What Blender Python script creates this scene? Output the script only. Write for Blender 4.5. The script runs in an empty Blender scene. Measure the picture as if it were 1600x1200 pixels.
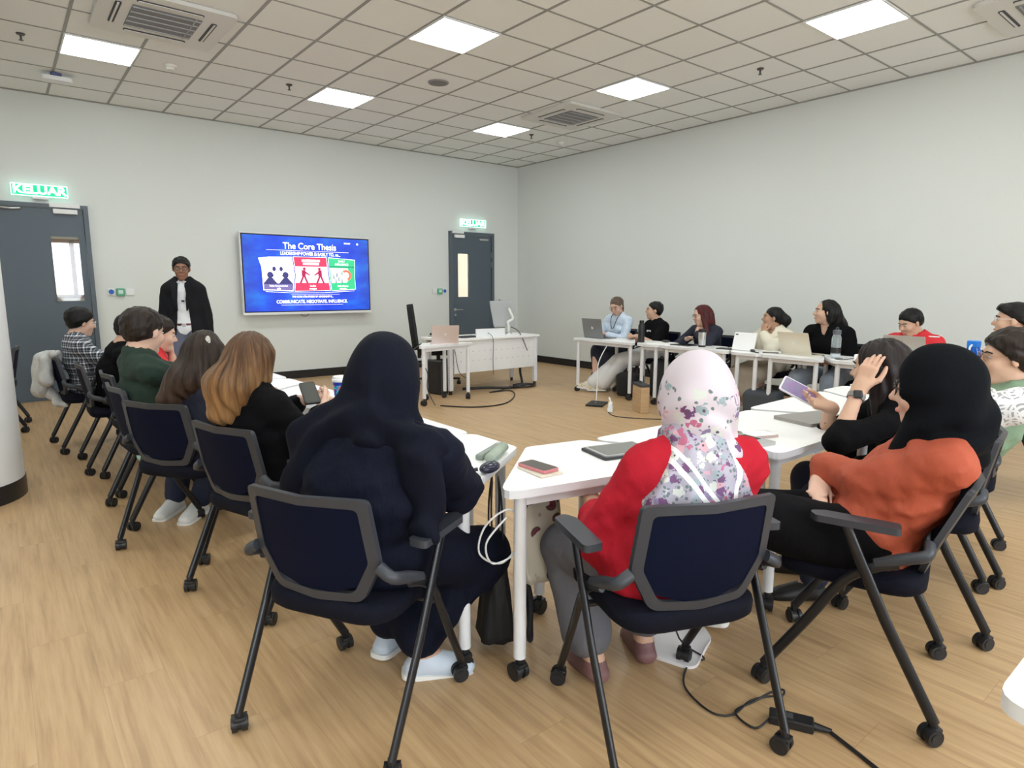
import bpy, bmesh, math, random
import numpy as np
from mathutils import Vector, Matrix, Euler

random.seed(7)
SC = bpy.context.scene
COL = SC.collection
R = math.radians

# ------------------------------------------------------------------ camera
cam_d = bpy.data.cameras.new('camera')
cam = bpy.data.objects.new('camera', cam_d)
COL.objects.link(cam)
cam_d.sensor_width = 36.0
cam_d.lens = 989.58 * 36.0 / 1600.0
cam_d.clip_start = 0.05
cam.location = (-7.7574, -9.4606, 1.3644)
cam.rotation_euler = (Matrix.Rotation(-0.6784, 3, 'Z') @ Matrix.Rotation(1.4199, 3, 'X') @ Matrix.Rotation(0.0016, 3, 'Z')).to_euler()
SC.camera = cam

# ------------------------------------------------------------------ world, daylight, exposure
H = 3.578                      # ceiling height
XL, XR, YN, YF = -11.0, 0.0, -13.0, 0.0   # room extents
world = bpy.data.worlds.new('daylight')
SC.world = world
world.use_nodes = True
bg = world.node_tree.nodes['Background']
bg.inputs[0].default_value = (0.86, 0.93, 1.0, 1)
bg.inputs[1].default_value = 3.0
SC.view_settings.view_transform = 'Standard'
SC.view_settings.look = 'None'
SC.view_settings.gamma = 1.0
SC.view_settings.exposure = 0.66
SC.view_settings.use_curve_mapping = False
try:
    SC.cycles.use_denoising = True
    SC.cycles.max_bounces = 8
    SC.cycles.diffuse_bounces = 4
    SC.cycles.sample_clamp_indirect = 6
except Exception:
    pass

def area(name, loc, rot, sx, sy, power, col):
    l = bpy.data.lights.new(name, 'AREA')
    l.shape = 'RECTANGLE'; l.size = sx; l.size_y = sy; l.energy = power; l.color = col
    o = bpy.data.objects.new(name, l); COL.objects.link(o)
    o.location = loc; o.rotation_euler = rot
    return o
WINS = [(-9.4, 1.9), (-6.6, 1.9), (-3.8, 1.9)]     # windows in the wall behind the camera
for wx, ww in WINS:
    area('window_daylight', (wx, YN + 0.02, 1.75), (R(-90), 0, 0), ww - 0.1, 1.7, 45, (0.88, 0.94, 1.0)).rotation_euler = (R(90), 0, 0)

# ------------------------------------------------------------------ materials
MATS = {}
def mat(name, col, rough=0.6, metal=0.0, col2=None, nscale=(5, 5, 5), bump=0.0, bscale=(60, 60, 60), spec=0.5,
        emit=None, estr=0.0, trans=0.0, alpha=1.0, sheen=0.0, contrast=(0.35, 0.65), coat=0.0, ior=1.45):
    if name in MATS: return MATS[name]
    m = bpy.data.materials.new(name); m.use_nodes = True
    nt = m.node_tree; b = nt.nodes['Principled BSDF']
    b.inputs['Base Color'].default_value = (*col, 1)
    b.inputs['Roughness'].default_value = rough
    b.inputs['Metallic'].default_value = metal
    b.inputs['Specular IOR Level'].default_value = spec
    b.inputs['IOR'].default_value = ior
    b.inputs['Transmission Weight'].default_value = trans
    b.inputs['Alpha'].default_value = alpha
    b.inputs['Sheen Weight'].default_value = sheen
    b.inputs['Coat Weight'].default_value = coat
    if emit:
        b.inputs['Emission Color'].default_value = (*emit, 1)
        b.inputs['Emission Strength'].default_value = estr
    tc = nt.nodes.new('ShaderNodeTexCoord')
    if col2:
        mp = nt.nodes.new('ShaderNodeMapping'); mp.inputs['Scale'].default_value = nscale
        nz = nt.nodes.new('ShaderNodeTexNoise'); nz.inputs['Scale'].default_value = 1.0; nz.inputs['Detail'].default_value = 4
        rp = nt.nodes.new('ShaderNodeValToRGB')
        rp.color_ramp.elements[0].position = contrast[0]; rp.color_ramp.elements[1].position = contrast[1]
        rp.color_ramp.elements[0].color = (*col, 1); rp.color_ramp.elements[1].color = (*col2, 1)
        nt.links.new(tc.outputs['Object'], mp.inputs[0]); nt.links.new(mp.outputs[0], nz.inputs[0])
        nt.links.new(nz.outputs[0], rp.inputs[0]); nt.links.new(rp.outputs[0], b.inputs['Base Color'])
    if bump > 0:
        mp = nt.nodes.new('ShaderNodeMapping'); mp.inputs['Scale'].default_value = bscale
        nz = nt.nodes.new('ShaderNodeTexNoise'); nz.inputs['Scale'].default_value = 1.0; nz.inputs['Detail'].default_value = 3
        bp = nt.nodes.new('ShaderNodeBump'); bp.inputs['Strength'].default_value = bump; bp.inputs['Distance'].default_value = 0.01
        nt.links.new(tc.outputs['Object'], mp.inputs[0]); nt.links.new(mp.outputs[0], nz.inputs[0])
        nt.links.new(nz.outputs[0], bp.inputs['Height']); nt.links.new(bp.outputs[0], b.inputs['Normal'])
    MATS[name] = m
    return m

class NT:
    """small node helper"""
    def __init__(s, name, rough=0.6):
        s.m = bpy.data.materials.new(name); s.m.use_nodes = True; s.t = s.m.node_tree
        s.b = s.t.nodes['Principled BSDF']; s.b.inputs['Roughness'].default_value = rough
        s.tc = s.t.nodes.new('ShaderNodeTexCoord'); MATS[name] = s.m
    def xyz(s, scale=(1, 1, 1), loc=(0, 0, 0), rot=(0, 0, 0)):
        mp = s.t.nodes.new('ShaderNodeMapping'); mp.inputs['Scale'].default_value = scale
        mp.inputs['Location'].default_value = loc; mp.inputs['Rotation'].default_value = rot
        s.t.links.new(s.tc.outputs['Object'], mp.inputs[0]); return mp.outputs[0]
    def sep(s, v):
        n = s.t.nodes.new('ShaderNodeSeparateXYZ'); s.t.links.new(v, n.inputs[0]); return n.outputs
    def ma(s, op, a, b=None, c=None):
        n = s.t.nodes.new('ShaderNodeMath'); n.operation = op
        for i, v in enumerate((a, b, c)):
            if v is None: continue
            if isinstance(v, (int, float)): n.inputs[i].default_value = v
            else: s.t.links.new(v, n.inputs[i])
        return n.outputs[0]
    def noise(s, v, scale=1, detail=3, rough=0.5):
        n = s.t.nodes.new('ShaderNodeTexNoise'); n.inputs['Scale'].default_value = scale
        n.inputs['Detail'].default_value = detail; n.inputs['Roughness'].default_value = rough
        s.t.links.new(v, n.inputs[0]); return n.outputs[0]
    def voro(s, v, scale=1, feat='F1'):
        n = s.t.nodes.new('ShaderNodeTexVoronoi'); n.inputs['Scale'].default_value = scale; n.feature = feat
        s.t.links.new(v, n.inputs['Vector']); return n.outputs
    def ramp(s, f, stops, interp='LINEAR'):
        n = s.t.nodes.new('ShaderNodeValToRGB'); n.color_ramp.interpolation = interp
        e = n.color_ramp.elements
        while len(e) < len(stops): e.new(0.5)
        for i, (p, c) in enumerate(stops):
            e[i].position = p; e[i].color = (*c, 1)
        s.t.links.new(f, n.inputs[0]); return n.outputs[0]
    def mix(s, f, a, b, blend='MIX'):
        n = s.t.nodes.new('ShaderNodeMix'); n.data_type = 'RGBA'; n.blend_type = blend
        for i, v in ((0, f), (6, a), (7, b)):
            if isinstance(v, (int, float)): n.inputs[i].default_value = v
            elif isinstance(v, tuple): n.inputs[i].default_value = (*v, 1)
            else: s.t.links.new(v, n.inputs[i])
        return n.outputs[2]
    def bump(s, h, st=0.3, dist=0.01):
        n = s.t.nodes.new('ShaderNodeBump'); n.inputs['Strength'].default_value = st; n.inputs['Distance'].default_value = dist
        s.t.links.new(h, n.inputs['Height']); s.t.links.new(n.outputs[0], s.b.inputs['Normal'])
    def color(s, c):
        s.t.links.new(c, s.b.inputs['Base Color'])

# ------------------------------------------------------------------ mesh builder
def mesh_obj(name, verts, faces, m=None, parent=None, smooth=False):
    me = bpy.data.meshes.new(name)
    me.from_pydata([tuple(v) for v in verts], [], faces); me.update()
    if smooth: me.polygons.foreach_set('use_smooth', [True] * len(me.polygons))
    if m: me.materials.append(m)
    o = bpy.data.objects.new(name, me); COL.objects.link(o)
    if parent: o.parent = parent
    return o

class MB:
    def __init__(s): s.bm = bmesh.new()
    def _xf(s, vs, M):
        for v in vs: v.co = M @ v.co
    def box(s, c, size, rot=None, bevel=0.0, seg=2):
        r = bmesh.ops.create_cube(s.bm, size=1.0)['verts']
        for v in r: v.co = Vector((v.co.x * size[0], v.co.y * size[1], v.co.z * size[2]))
        if bevel > 0:
            es = list({e for v in r for e in v.link_edges})
            g = bmesh.ops.bevel(s.bm, geom=es, offset=bevel, segments=seg, affect='EDGES', profile=0.5)
            r = g['verts'] + [v for v in r if v.is_valid]
            r = list({v for v in r})
        M = Matrix.Translation(Vector(c)) @ (rot.to_4x4() if rot is not None else Matrix.Identity(4))
        s._xf(r, M); return s
    def cyl(s, a, b, r1, r2=None, n=16, caps=True):
        a = Vector(a); b = Vector(b); r2 = r1 if r2 is None else r2
        d = b - a; L = d.length
        q = d.normalized().to_track_quat('Z', 'Y').to_matrix().to_4x4()
        g = bmesh.ops.create_cone(s.bm, cap_ends=caps, segments=n, radius1=r1, radius2=r2, depth=L)['verts']
        s._xf(g, Matrix.Translation((a + b) / 2) @ q); return s
    def ell(s, c, r, n=16, rot=None):
        g = bmesh.ops.create_uvsphere(s.bm, u_segments=n, v_segments=max(6, n // 2), radius=1.0)['verts']
        M = Matrix.Translation(Vector(c)) @ (rot.to_4x4() if rot is not None else Matrix.Identity(4)) @ Matrix.Diagonal((*r, 1))
        s._xf(g, M); return s
    def prism(s, pts, z0, z1, M=None):
        """closed outline pts (x,y) extruded z0..z1"""
        M = M or Matrix.Identity(4)
        lo = [s.bm.verts.new(M @ Vector((x, y, z0))) for x, y in pts]
        hi = [s.bm.verts.new(M @ Vector((x, y, z1))) for x, y in pts]
        n = len(pts)
        s.bm.faces.new(list(reversed(lo))); s.bm.faces.new(hi)
        for i in range(n):
            j = (i + 1) % n
            s.bm.faces.new((lo[i], lo[j], hi[j], hi[i]))
        return s
    def sweep(s, path, prof, closed=False, up=Vector((0, 0, 1)), scales=None):
        """profile [(u,v)] swept on path with parallel frames"""
        path = [Vector(p) for p in path]; n = len(path); rings = []
        ref = None
        for i, p in enumerate(path):
            if closed: t = path[(i + 1) % n] - path[i - 1]
            else: t = path[min(i + 1, n - 1)] - path[max(i - 1, 0)]
            t.normalize()
            if ref is None:
                ref = up - t * up.dot(t)
                if ref.length < 1e-3: ref = Vector((1, 0, 0)) - t * t.x
            else: ref = ref - t * ref.dot(t)
            ref.normalize(); sd = t.cross(ref)
            k = scales[i] if scales else 1.0
            rings.append([s.bm.verts.new(p + sd * (u * k) + ref * (v * k)) for u, v in prof])
        m = len(prof)
        for i in range(n if closed else n - 1):
            a = rings[i]; b = rings[(i + 1) % n]
            for j in range(m):
                k2 = (j + 1) % m
                s.bm.faces.new((a[j], a[k2], b[k2], b[j]))
        if not closed:
            s.bm.faces.new(list(reversed(rings[0]))); s.bm.faces.new(rings[-1])
        return s
    def tube(s, path, r, n=10, closed=False, sub=4, scales=None):
        path = smooth_path(path, sub, closed) if sub > 1 else path
        prof = [(math.cos(2 * math.pi * i / n) * (r if not isinstance(r, tuple) else r[0]),
                 math.sin(2 * math.pi * i / n) * (r if not isinstance(r, tuple) else r[1])) for i in range(n)]
        return s.sweep(path, prof, closed, scales=scales)
    def build(s, name, m=None, parent=None, smooth=False, mats=None, angle=None):
        me = bpy.data.meshes.new(name)
        bmesh.ops.recalc_face_normals(s.bm, faces=s.bm.faces[:])
        s.bm.to_mesh(me); s.bm.free()
        if m: me.materials.append(m)
        if smooth or angle:
            me.polygons.foreach_set('use_smooth', [True] * len(me.polygons))
            if angle: me.set_sharp_from_angle(angle=R(angle))
        o = bpy.data.objects.new(name, me); COL.objects.link(o)
        if parent: o.parent = parent
        return o

def smooth_path(pts, sub=4, closed=False):
    pts = [Vector(p) for p in pts]; n = len(pts); out = []
    rng = range(n if closed else n - 1)
    for i in rng:
        p0 = pts[i - 1] if (closed or i > 0) else pts[0]
        p1 = pts[i]; p2 = pts[(i + 1) % n]
        p3 = pts[(i + 2) % n] if (closed or i + 2 < n) else pts[-1]
        for k in range(sub):
            t = k / sub
            out.append(0.5 * ((2 * p1) + (-p0 + p2) * t + (2 * p0 - 5 * p1 + 4 * p2 - p3) * t * t + (-p0 + 3 * p1 - 3 * p2 + p3) * t ** 3))
    if not closed: out.append(pts[-1])
    return out

def round_poly(pts, r, seg=5):
    out = []; n = len(pts)
    for i in range(n):
        p = Vector(pts[i]).to_2d(); a = Vector(pts[i - 1]).to_2d(); b = Vector(pts[(i + 1) % n]).to_2d()
        da = (a - p).normalized(); db = (b - p).normalized()
        ang = da.angle(db); rr = r[i] if isinstance(r, (list, tuple)) else r
        t = rr / math.tan(ang / 2); t = min(t, 0.45 * (a - p).length, 0.45 * (b - p).length)
        p1 = p + da * t; p2 = p + db * t
        for k in range(seg + 1):
            u = k / seg
            q = (1 - u) ** 2 * p1 + 2 * u * (1 - u) * p + u * u * p2
            out.append((q.x, q.y))
    return out

def empty(name, loc=(0, 0, 0), rz=0.0, label=None, cat=None, group=None):
    o = bpy.data.objects.new(name, None); COL.objects.link(o)
    o.empty_display_size = 0.1
    o.location = loc; o.rotation_euler = (0, 0, rz)
    if label: tag(o, label, cat, group)
    return o
def tag(o, label, cat, group=None):
    o['label'] = label; o['category'] = cat
    if group: o['group'] = group
    return o
def struct(o):
    o['kind'] = 'structure'; return o
def dup(root, loc, rz, label, group=None):
    def cp(o, par):
        c = o.copy(); COL.objects.link(c)
        if par is not None: c.parent = par
        for ch in list(o.children): cp(ch, c)
        return c
    r = cp(root, None); r.location = loc; r.rotation_euler = (0, 0, rz)
    r['label'] = label
    if group: r['group'] = group
    return r

def text_mesh(name, body, size, m, parent=None, M=None, align='CENTER', extrude=0.001, sx=1.0, bold=0.0):
    cu = bpy.data.curves.new(name, 'FONT'); cu.body = body; cu.size = size; cu.align_x = align; cu.align_y = 'CENTER'
    cu.extrude = extrude; cu.offset = bold
    t = bpy.data.objects.new(name, cu); COL.objects.link(t)
    dg = bpy.context.evaluated_depsgraph_get(); dg.update()
    me = bpy.data.meshes.new_from_object(t.evaluated_get(dg))
    bpy.data.objects.remove(t)
    me.materials.clear(); me.materials.append(m)
    MM = (M or Matrix.Identity(4)) @ Matrix.Diagonal((sx, 1, 1, 1))
    me.transform(MM)
    o = bpy.data.objects.new(name, me); COL.objects.link(o)
    if parent: o.parent = parent
    return o
# ------------------------------------------------------------------ room materials
def wall_material():
    n = NT('wall_paint', 0.75)
    f = n.noise(n.xyz((1, 1, 1)), 90, 2)
    n.color(n.mix(f, (0.70, 0.73, 0.71), (0.74, 0.77, 0.75)))
    n.bump(n.noise(n.xyz((1, 1, 1)), 140, 3), 0.12, 0.004)
    return n.m
WALL = wall_material()
def floor_material():
    n = NT('vinyl_wood_floor', 0.38)
    x, y, z = n.sep(n.xyz())
    # planks along y: 0.19 wide, 1.2 long with a staggered joint
    px = n.ma('DIVIDE', x, 0.19); ix = n.ma('FLOOR', px)
    py = n.ma('ADD', n.ma('DIVIDE', y, 1.22), n.ma('MULTIPLY', n.ma('FRACT', n.ma('MULTIPLY', ix, 0.381)), 1.0))
    iy = n.ma('FLOOR', py)
    h = n.ma('FRACT', n.ma('MULTIPLY', n.ma('SINE', n.ma('ADD', n.ma('MULTIPLY', ix, 12.98), n.ma('MULTIPLY', iy, 78.2))), 437.5))
    fx = n.ma('FRACT', px); fy = n.ma('FRACT', py)
    ex = n.ma('LESS_THAN', n.ma('MINIMUM', fx, n.ma('SUBTRACT', 1.0, fx)), 0.006)
    ey = n.ma('LESS_THAN', n.ma('MINIMUM', fy, n.ma('SUBTRACT', 1.0, fy)), 0.0012)
    edge = n.ma('MAXIMUM', ex, ey)
    cv = n.t.nodes.new('ShaderNodeCombineXYZ')
    n.t.links.new(n.ma('MULTIPLY', x, 34), cv.inputs[0]); n.t.links.new(n.ma('ADD', n.ma('MULTIPLY', y, 1.7), n.ma('MULTIPLY', h, 40)), cv.inputs[1])
    g1 = n.noise(cv.outputs[0], 1.0, 5, 0.62)
    cv2 = n.t.nodes.new('ShaderNodeCombineXYZ')
    n.t.links.new(n.ma('MULTIPLY', x, 140), cv2.inputs[0]); n.t.links.new(n.ma('MULTIPLY', y, 6), cv2.inputs[1])
    g2 = n.noise(cv2.outputs[0], 1.0, 3, 0.6)
    base = n.ramp(g1, [(0.30, (0.31, 0.185, 0.088)), (0.5, (0.47, 0.30, 0.150)), (0.70, (0.58, 0.39, 0.21))])
    c = n.mix(n.ma('MULTIPLY', g2, 0.28), base, (0.68, 0.50, 0.29))
    c = n.mix(n.ma('MULTIPLY', h, 0.22), c, (0.54, 0.345, 0.185))
    c = n.mix(n.ma('MULTIPLY', edge, 0.4), c, (0.30, 0.19, 0.10))
    n.color(c)
    n.bump(g2, 0.05, 0.003)
    return n.m
FLOOR = floor_material()
A0, B0 = 0.4872, 0.5516        # ceiling grid offsets
def ceiling_material():
    n = NT('mineral_tile', 0.9)
    f = n.noise(n.xyz((1, 1, 1)), 260, 2)
    n.color(n.mix(f, (0.82, 0.84, 0.83), (0.87, 0.89, 0.88)))
    n.bump(f, 0.15, 0.003)
    return n.m
CEIL = ceiling_material()
GRID = mat('ceiling_grid_metal', (0.30, 0.30, 0.285), 0.5)
BLACKB = mat('black_skirting', (0.018, 0.017, 0.018), 0.35)
DOORG = mat('grey_door_paint', (0.088, 0.115, 0.145), 0.42, bump=0.05, bscale=(200, 200, 200))
FRAMEG = mat('grey_frame_paint', (0.10, 0.125, 0.15), 0.42)
WHITE = mat('white_plastic', (0.82, 0.83, 0.84), 0.4)
OFFW = mat('offwhite_plastic', (0.78, 0.78, 0.74), 0.45)
STEEL = mat('brushed_steel', (0.62, 0.63, 0.64), 0.3, 0.9)
BLACK = mat('black_plastic', (0.014, 0.014, 0.016), 0.42)
DGREY = mat('dark_grey_plastic', (0.05, 0.052, 0.058), 0.5)
GLASS = mat('clear_glass', (0.95, 0.97, 0.97), 0.03, trans=1.0)
BROWNF = mat('brown_window_frame', (0.24, 0.11, 0.05), 0.6, spec=.2)

# ------------------------------------------------------------------ room shell
T = 0.12
D1 = (-7.84, -6.80); D2 = (-1.56, -0.60); DH = 2.335
wb = MB()
for x0, x1, z0, z1 in ((XL, D1[0], 0, H), (D1[1], D2[0], 0, H), (D2[1], XR, 0, H), (D1[0], D1[1], DH, H), (D2[0], D2[1], DH, H)):
    wb.box(((x0 + x1) / 2, T / 2, (z0 + z1) / 2), (x1 - x0, T, z1 - z0))
struct(wb.build('wall_front', WALL))
struct(MB().box((XR + T / 2, (YN + YF) / 2, H / 2), (T, YF - YN + 2 * T, H)).build('wall_right', WALL))
struct(MB().box((XL - T / 2, (YN + YF) / 2, H / 2), (T, YF - YN + 2 * T, H)).build('wall_left', WALL))
wn = MB(); xs = XL; wins = sorted(WINS)
for wx, ww in wins:
    wn.box(((xs + wx - ww / 2) / 2, YN - T / 2, H / 2), (wx - ww / 2 - xs, T, H)); xs = wx + ww / 2
    wn.box((wx, YN - T / 2, 0.45), (ww, T, 0.9)); wn.box((wx, YN - T / 2, (2.6 + H) / 2), (ww, T, H - 2.6))
wn.box(((xs + XR) / 2, YN - T / 2, H / 2), (XR - xs, T, H))
struct(wn.build('wall_back', WALL))
for i, (wx, ww) in enumerate(wins):
    w = MB()
    for sx in (-1, 0, 1): w.box((wx + sx * (ww / 2 - 0.03), YN - 0.06, 1.75), (0.06, 0.06, 1.7))
    for z in (0.93, 2.57): w.box((wx, YN - 0.06, z), (ww, 0.06, 0.06))
    wo = struct(w.build('window_%d' % (i + 1), BROWNF))
    MB().box((wx, YN - 0.06, 1.75), (ww - 0.08, 0.008, 1.6)).build('window_pane', GLASS, wo)
struct(MB().box(((XL + XR) / 2, (YN + YF) / 2, -0.05), (XR - XL + 2 * T, YF - YN + 2 * T, 0.1)).build('floor', FLOOR))
ce = struct(MB().box(((XL + XR) / 2, (YN + YF) / 2, H + 0.05), (XR - XL + 2 * T, YF - YN + 2 * T, 0.1)).build('ceiling', CEIL))
g = MB()
i = 0
while A0 + .6 * i < -XL:
    g.box((-(A0 + .6 * i), (YN + YF) / 2, H - 0.001), (0.024, YF - YN, 0.008)); i += 1
i = 0
while B0 + .6 * i < -YN:
    g.box(((XL + XR) / 2, -(B0 + .6 * i), H - 0.001), (XR - XL, 0.017, 0.0072)); i += 1
g.box(((XL + XR) / 2, -0.012, H - 0.004), (XR - XL, 0.024, 0.014)); g.box((-0.012, (YN + YF) / 2, H - 0.004), (0.024, YF - YN, 0.014))
g.build('ceiling_grid', GRID, ce)
# baseboards
def bb(name, x0, x1, y0, y1):
    return struct(MB().box(((x0 + x1) / 2, (y0 + y1) / 2, 0.06), (abs(x1 - x0), abs(y1 - y0), 0.12), bevel=0.003).build(name, BLACKB))
b_ = MB()
for x0, x1 in ((XL, D1[0] - .005), (D1[1] + .005, D2[0] - .005), (D2[1] + .005, XR)):
    b_.box(((x0 + x1) / 2, -0.008, 0.06), (x1 - x0, 0.016, 0.12))
struct(b_.build('baseboard_front', BLACKB))
bb('baseboard_right', -0.016, 0, YN, YF - .016); bb('baseboard_left', XL, XL + 0.016, YN, YF - .016); bb('baseboard_back', XL + .016, XR - .016, YN, YN + 0.016)
# round column
colm = MB().cyl((-8.12, -4.16, 0), (-8.12, -4.16, H - 0.006), 0.40, n=48).build('trim_1', WHITE, angle=40); struct(colm)
ccb = MB().cyl((-8.12, -4.16, 0), (-8.12, -4.16, 0.12), 0.406, n=48).build('column_skirting', BLACKB, colm, angle=40)

# corridor beyond the doors
TAN = mat('tan_corridor_wall', (0.42, 0.35, 0.25), 0.8, col2=(0.46, 0.385, 0.28), nscale=(3, 3, 3))
cw = MB()
CY = 1.9
cw.box((-4.6 + 2.6, CY + .06, 1.4), (5.4, .12, 2.8)); cw.box((-9.2, CY + .06, 1.4), (2.2, .12, 2.8))
cw.box((-6.4, CY + .06, 0.6), (3.4, .12, 1.2)); cw.box((-6.4, CY + .06, 2.425), (3.4, .12, 0.75))
struct(cw.build('wall_corridor', TAN))
struct(MB().box((-5, CY / 2 + .12, -0.05), (10.6, CY, 0.1)).build('floor_corridor', mat('corridor_tile', (0.5, 0.48, 0.44), 0.5)))
struct(MB().box((-5, CY / 2 + .12, 2.85), (10.6, CY, 0.1)).build('ceiling_corridor', CEIL))
wf = MB()
for x in (-8.05, -7.5, -6.84, -6.1, -5.4, -4.75): wf.box((x, CY + .06, 1.625), (0.055, 0.09, .85))
for z in (1.22, 2.03): wf.box((-6.4, CY + .06, z), (3.4, 0.09, 0.07))
cwo = struct(wf.build('window_corridor', BROWNF))
MB().box((-6.4, CY + .06, 1.625), (3.3, 0.006, .8)).build('window_pane', GLASS, cwo)
cl = bpy.data.lights.new('corridor_fill', 'POINT'); cl.energy = 30; cl.shadow_soft_size = 0.2; cl.color = (1, .93, .82)  # unseen fill light, added to brighten the corridor wall behind the door glass
clo = bpy.data.objects.new('corridor_fill', cl); COL.objects.link(clo); clo.location = (-1.4, 1.1, 2.6)
# a white building seen across the yard
bld = empty('building', (-8.4, 16, 0), 0, 'white building with grey ledges seen through the glass of the left door', 'building')
MB().box((0, 0, 3), (16, 3, 14)).build('wall', mat('white_render', (0.85, 0.85, 0.85), 0.8), bld)
for k in range(4):
    MB().box((0, -1.6, -2.0 + k * 1.9), (12, 0.5, 0.22)).build('ledge', mat('grey_ledge', (0.3, 0.32, 0.36), 0.7), bld)
tr = empty('tree', (-6.7, 9.0, -2.5), 0, 'yellow-green tree outside behind the glass of the left door', 'tree')
tm = MB()
for k in range(26):
    a = random.uniform(0, 6.28); rr = random.uniform(0, .6)
    tm.ell((rr * math.cos(a), rr * math.sin(a), 3.0 + random.uniform(-.5, .8)), (.3, .3, .26), 8)
tm.build('crown', mat('tree_leaves', (0.20, 0.26, 0.06), 0.8, col2=(0.45, 0.42, 0.12), nscale=(8, 8, 8)), tr)
MB().cyl((0, 0, 0), (0, 0, 3), .08, .05).build('trunk', mat('bark', (0.1, 0.07, 0.05), 0.9), tr)

# ------------------------------------------------------------------ doors
def make_door(idx, x0, x1, gx0, gx1, gz0, gz1, handle_x, hinge_x, closer_x, label_parts):
    d = bpy.data.objects.new('door_%d' % idx, None); COL.objects.link(d); struct(d); d.location = (0, 0, 0)
    f = MB(); fw = 0.05
    f.box((x0 + fw / 2, 0.02, DH / 2), (fw, 0.16, DH), bevel=.002); f.box((x1 - fw / 2, 0.02, DH / 2), (fw, 0.16, DH), bevel=.002)
    f.box(((x0 + x1) / 2, 0.02, DH - fw / 2), (x1 - x0 - 2 * fw, 0.158, fw - .002))
    f.build('door_frame', FRAMEG, d)
    a0, a1, zt = x0 + fw + .004, x1 - fw - .004, DH - fw - .004
    l = MB(); y = -0.012; th = .045
    for b0, b1, c0, c1 in ((a0, gx0, 0.006, zt), (gx1, a1, 0.006, zt), (gx0, gx1, 0.006, gz0), (gx0, gx1, gz1, zt)):
        l.box(((b0 + b1) / 2, y, (c0 + c1) / 2), (b1 - b0, th, c1 - c0))
    l.build('door_leaf', DOORG, d)
    MB().box(((gx0 + gx1) / 2, y, (gz0 + gz1) / 2), (gx1 - gx0, .006, gz1 - gz0)).build('door_glass', GLASS, d)
    b = MB(); gw = .012
    for xx in (gx0, gx1): b.box((xx, y - .024, (gz0 + gz1) / 2), (gw, .006, gz1 - gz0 + gw))
    for zz in (gz0, gz1): b.box(((gx0 + gx1) / 2, y - .024, zz), (gx1 - gx0 + gw, .006, gw))
    b.build('glazing_bead', FRAMEG, d)
    if handle_x is not None:
        sgn = 1 if hinge_x > handle_x else -1
        h = MB(); h.cyl((handle_x, y - .022, .98), (handle_x, y - .034, .98), .026, n=20); h.cyl((handle_x, y - .03, .98), (handle_x, y - .07, .98), .010)
        h.tube([(handle_x, y - .07, .98), (handle_x + sgn * .04, y - .072, .98), (handle_x + sgn * .14, y - .072, .978)], .009)
        h.build('door_handle', STEEL, d, angle=40)
        MB().cyl((handle_x, y - .022, .885), (handle_x, y - .036, .885), .022, n=20).build('lock_cylinder', STEEL, d, angle=40)
    for hz in (.25, 1.95, 1.78, 1.05):
        MB().cyl((hinge_x, y - .03, hz - .05), (hinge_x, y - .03, hz + .05), .008).build('hinge', STEEL, d, angle=40)
    for cx, w_ in closer_x:
        k = MB(); k.box((cx, y - .05, DH - .085), (w_, .055, .055), bevel=.006); k.build('door_closer', STEEL if w_ < .2 else WHITE, d)
    return d
d1 = make_door(1, D1[0], D1[1], -7.20, -6.915, 1.19, 1.965, None, -7.77, [(-7.03, .24)], None)
k = MB(); k.box((-7.03, -.05, DH - .015), (.30, .06, .05), bevel=.005); k.build('magnetic_lock', WHITE, d1)
k = MB(); k.tube([(-7.66, -.05, DH - .07), (-7.55, -.07, DH - .08), (-7.45, -.05, DH - .07)], .012); k.build('closer_arm', STEEL, d1, smooth=True)
d2 = make_door(2, D2[0], D2[1], -1.395, -1.15, 1.195, 1.96, -1.46, -0.645, [(-1.37, .2)], None)
k = MB(); k.box((-1.4, -.05, DH - .015), (.24, .06, .045), bevel=.005); k.build('magnetic_lock', WHITE, d2)
k = MB(); k.box((-.82, -.04, DH - .12), (.2, .03, .035), bevel=.012); k.build('closer_arm', STEEL, d2)

# ------------------------------------------------------------------ exit signs
GREEN = mat('sign_green', (0.0, 0.30, 0.13), 0.4, emit=(0.0, 0.42, 0.18), estr=0.9)
SIGNW = mat('sign_lit_letters', (1, 1, 1), 0.4, emit=(0.92, 1, 0.96), estr=2.2)
def exit_sign(cx, cz, w, h, label):
    e = empty('exit_sign', (cx, -.04, cz), 0, label, 'exit sign', 'green KELUAR exit signs above the doors')
    MB().box((0, 0, 0), (w, .03, h), bevel=.006).build('sign_panel', GREEN, e)
    fr = MB()
    for sx in (-1, 1): fr.box((sx * w / 2, -.004, 0), (.008, .036, h + .008))
    for sz in (-1, 1): fr.box((0, -.004, sz * h / 2), (w, .036, .008))
    fr.build('sign_rim', mat('sign_clear_rim', (0.8, 0.95, 0.9), 0.2, emit=(.7, 1, .9), estr=1.0), e)
    text_mesh('sign_text', 'KELUAR', h * 1.02, SIGNW, e, Matrix.Translation((0, -.019, 0)) @ Matrix.Rotation(R(90), 4, 'X'), sx=w / (h * 1.02 * 3.62) * .95, bold=.004)
    MB().box((0, .01, -h / 2 - .018), (w * .28, .05, .036), bevel=.004).build('sign_bracket', WHITE, e)
    return e
exit_sign(-7.255, 2.475, .53, .125, 'green lit KELUAR exit sign above the left door by the column')
exit_sign(-1.06, 2.49, .53, .12, 'green lit KELUAR exit sign above the door near the room corner')

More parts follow.
